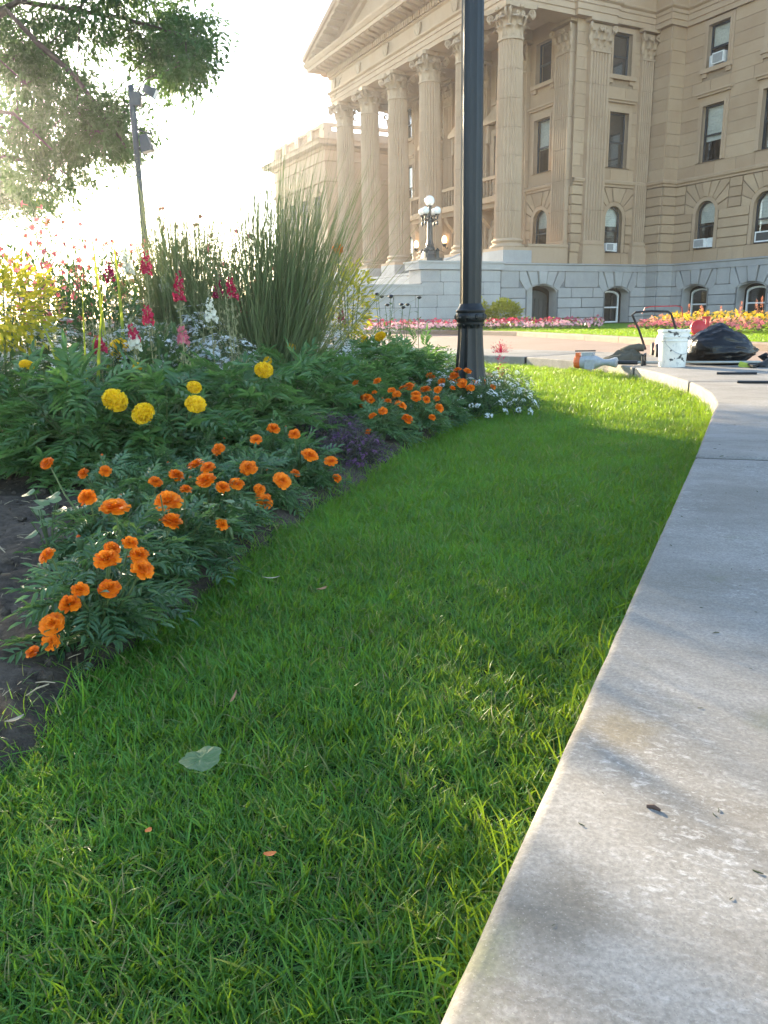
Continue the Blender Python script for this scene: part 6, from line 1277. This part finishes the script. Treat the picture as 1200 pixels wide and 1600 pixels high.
def tree(name, base, top, clumps, nleaf, size, label, group, drop=.35, boughs=()):
    t = empty(name, base); B = Vector(base); tp = Vector(top); mb = MB()
    mb.tube([(0, 0, -.2), (.02, 0, .4), tuple((tp-B)*.6+Vector((.1, .05, 0))), tuple(tp-B)], [.38, .30, .25, .2], 12)
    nodes = [tp-B]; hubs = []
    rest = [Vector(c[:3])-B for c in clumps]
    rest.sort(key=lambda v: (v-(tp-B)).length)
    br = MB(); attach = [(tp-B, .16)]
    for c in rest:
        a, r = min(attach, key=lambda q: (q[0]-c).length+.6*max(0, q[0].z-c.z)); L = (c-a).length; m = a.lerp(c, .5)+Vector((U(-.1, .1), U(-.1, .1), .12*L)); r1 = max(.012, min(r*.75, .02*L+.012))
        br.tube([tuple(a), tuple(m), tuple(c)], [max(r1*1.3, .014), r1, r1*.6], 6, cap=False); attach.append((m, r1)); attach.append((c, r1*.6))
        for k in range(5):
            d = Vector((random.gauss(0, 1), random.gauss(0, 1), random.gauss(-.1, .6))).normalized()*.4; br.tube([tuple(c), tuple(c+d*.5+Vector((0, 0, .04))), tuple(c+d)], [.008, .006, .003], 4, cap=False)
    for P__, r__ in boughs: br.tube([tuple(Vector(p)-B) for p in P__], [r__*(1-.75*i/(len(P__)-1)) for i in range(len(P__))], 8, cap=False)
    mb.v and inst('trunk', mb.mesh('trunk', MT['bark'], smooth=True), t); inst('branches', br.mesh('branches', MT['bark'], smooth=True), t)
    # leaves: sprays of small pointed blades through each clump
    lf = np.array([(0, 0, 0), (.42, .21, .03), (1, 0, -.12), (.42, -.21, .03)])
    wt = np.array([c[3]**2*(2.6 if c[3] < .52 else 1.) for c in clumps]); cnt = np.maximum(4, (nleaf*wt/wt.sum()/14).astype(int)); ci = np.repeat(np.arange(len(clumps)), cnt); ns = len(ci)
    CC = np.array([c[:4] for c in clumps]); C = CC[ci, :3]-np.array(B); rr = CC[ci, 3][:, None]
    unit = lambda v: v/np.linalg.norm(v, axis=-1, keepdims=True)
    v = unit(RNG.normal(size=(ns, 3))); o = C+v*np.array([1.15, 1.15, .8])*rr*RNG.random((ns, 1))**.45; dr = v+RNG.normal(size=(ns, 3))*.5; dr[:, 2] -= drop; dr = unit(dr)
    K = 14; P_ = o[:, None, :]+dr[:, None, :]*(np.arange(K)/K)[None, :, None]*size*4.2+RNG.normal(size=(ns, K, 3))*size*.25
    x = dr[:, None, :]*.6+RNG.normal(size=(ns, K, 3))*.45; x[..., 2] -= .2; x = unit(x); y = unit(np.cross(RNG.normal(size=(ns, K, 3))*.5+np.array([0, 0, 1]), x)); z = np.cross(x, y); sc_ = size*RNG.uniform(.75, 1.3, (ns, K, 1, 1))
    M = np.stack([x, y, z], 2); V_ = np.einsum('ij,nkjl->nkil', lf, M)*sc_+P_[:, :, None, :]; vs = V_.reshape(-1, 3).tolist(); N_ = ns*K; fs = np.arange(N_*4).reshape(-1, 4).tolist()
    var = np.repeat((RNG.random(len(clumps))*.6)[ci], K*4)+np.repeat(RNG.random(N_)*.4, 4)
    me = bpy.data.meshes.new('crown'); me.from_pydata(vs, [], fs); a = me.attributes.new('var', 'FLOAT', 'POINT'); a.data.foreach_set('value', var); me.materials.append(MT['tleaf'])
    tag(inst('crown', me, t), kind='stuff'); tag(t, label, 'tree', group); return t
tree('ash_tree', (-10.2, 16.2, 0), (-9.6, 16.0, 3.6), CR1, 140000, .112, 'leafy tree with boughs hanging into the top left corner', 'trees at the left', boughs=BOUGHS)
cl2 = []
for i in range(34):
    v = Vector((random.gauss(0, 1), random.gauss(0, 1), random.gauss(0, 1))).normalized()*U(.4, 1)**.5; cl2.append((-14.4+v.x*3.0, 28+v.y*2.8, 4.3+v.z*2.3, U(.5, .8)))
tree('ash_tree', (-14.6, 28, 0), (-14.5, 28, 2.4), cl2, 30000, .13, 'rounded tree low at the left edge behind the flower bed', 'trees at the left')
# ------------------------------------------------------------------ haze volume added to imitate the lens flare's veiling glow
hz = MB(); hz.box((0, 160, 8.9), (510, 490, 20.2)); hm = bpy.data.materials.new('flare_veil_haze'); hm.use_nodes = True; hn = hm.node_tree.nodes; hn.remove(hn['Principled BSDF'])
pv_ = hn.new('ShaderNodeVolumePrincipled'); pv_.inputs['Color'].default_value = (.95, .96, 1, 1); pv_.inputs['Density'].default_value = .0011; pv_.inputs['Anisotropy'].default_value = .8
hm.node_tree.links.new(pv_.outputs[0], hn['Material Output'].inputs['Volume'])
tag(hz.build('haze', hm), 'thin haze added for the veiling glow of lens flare', 'haze', kind='stuff')
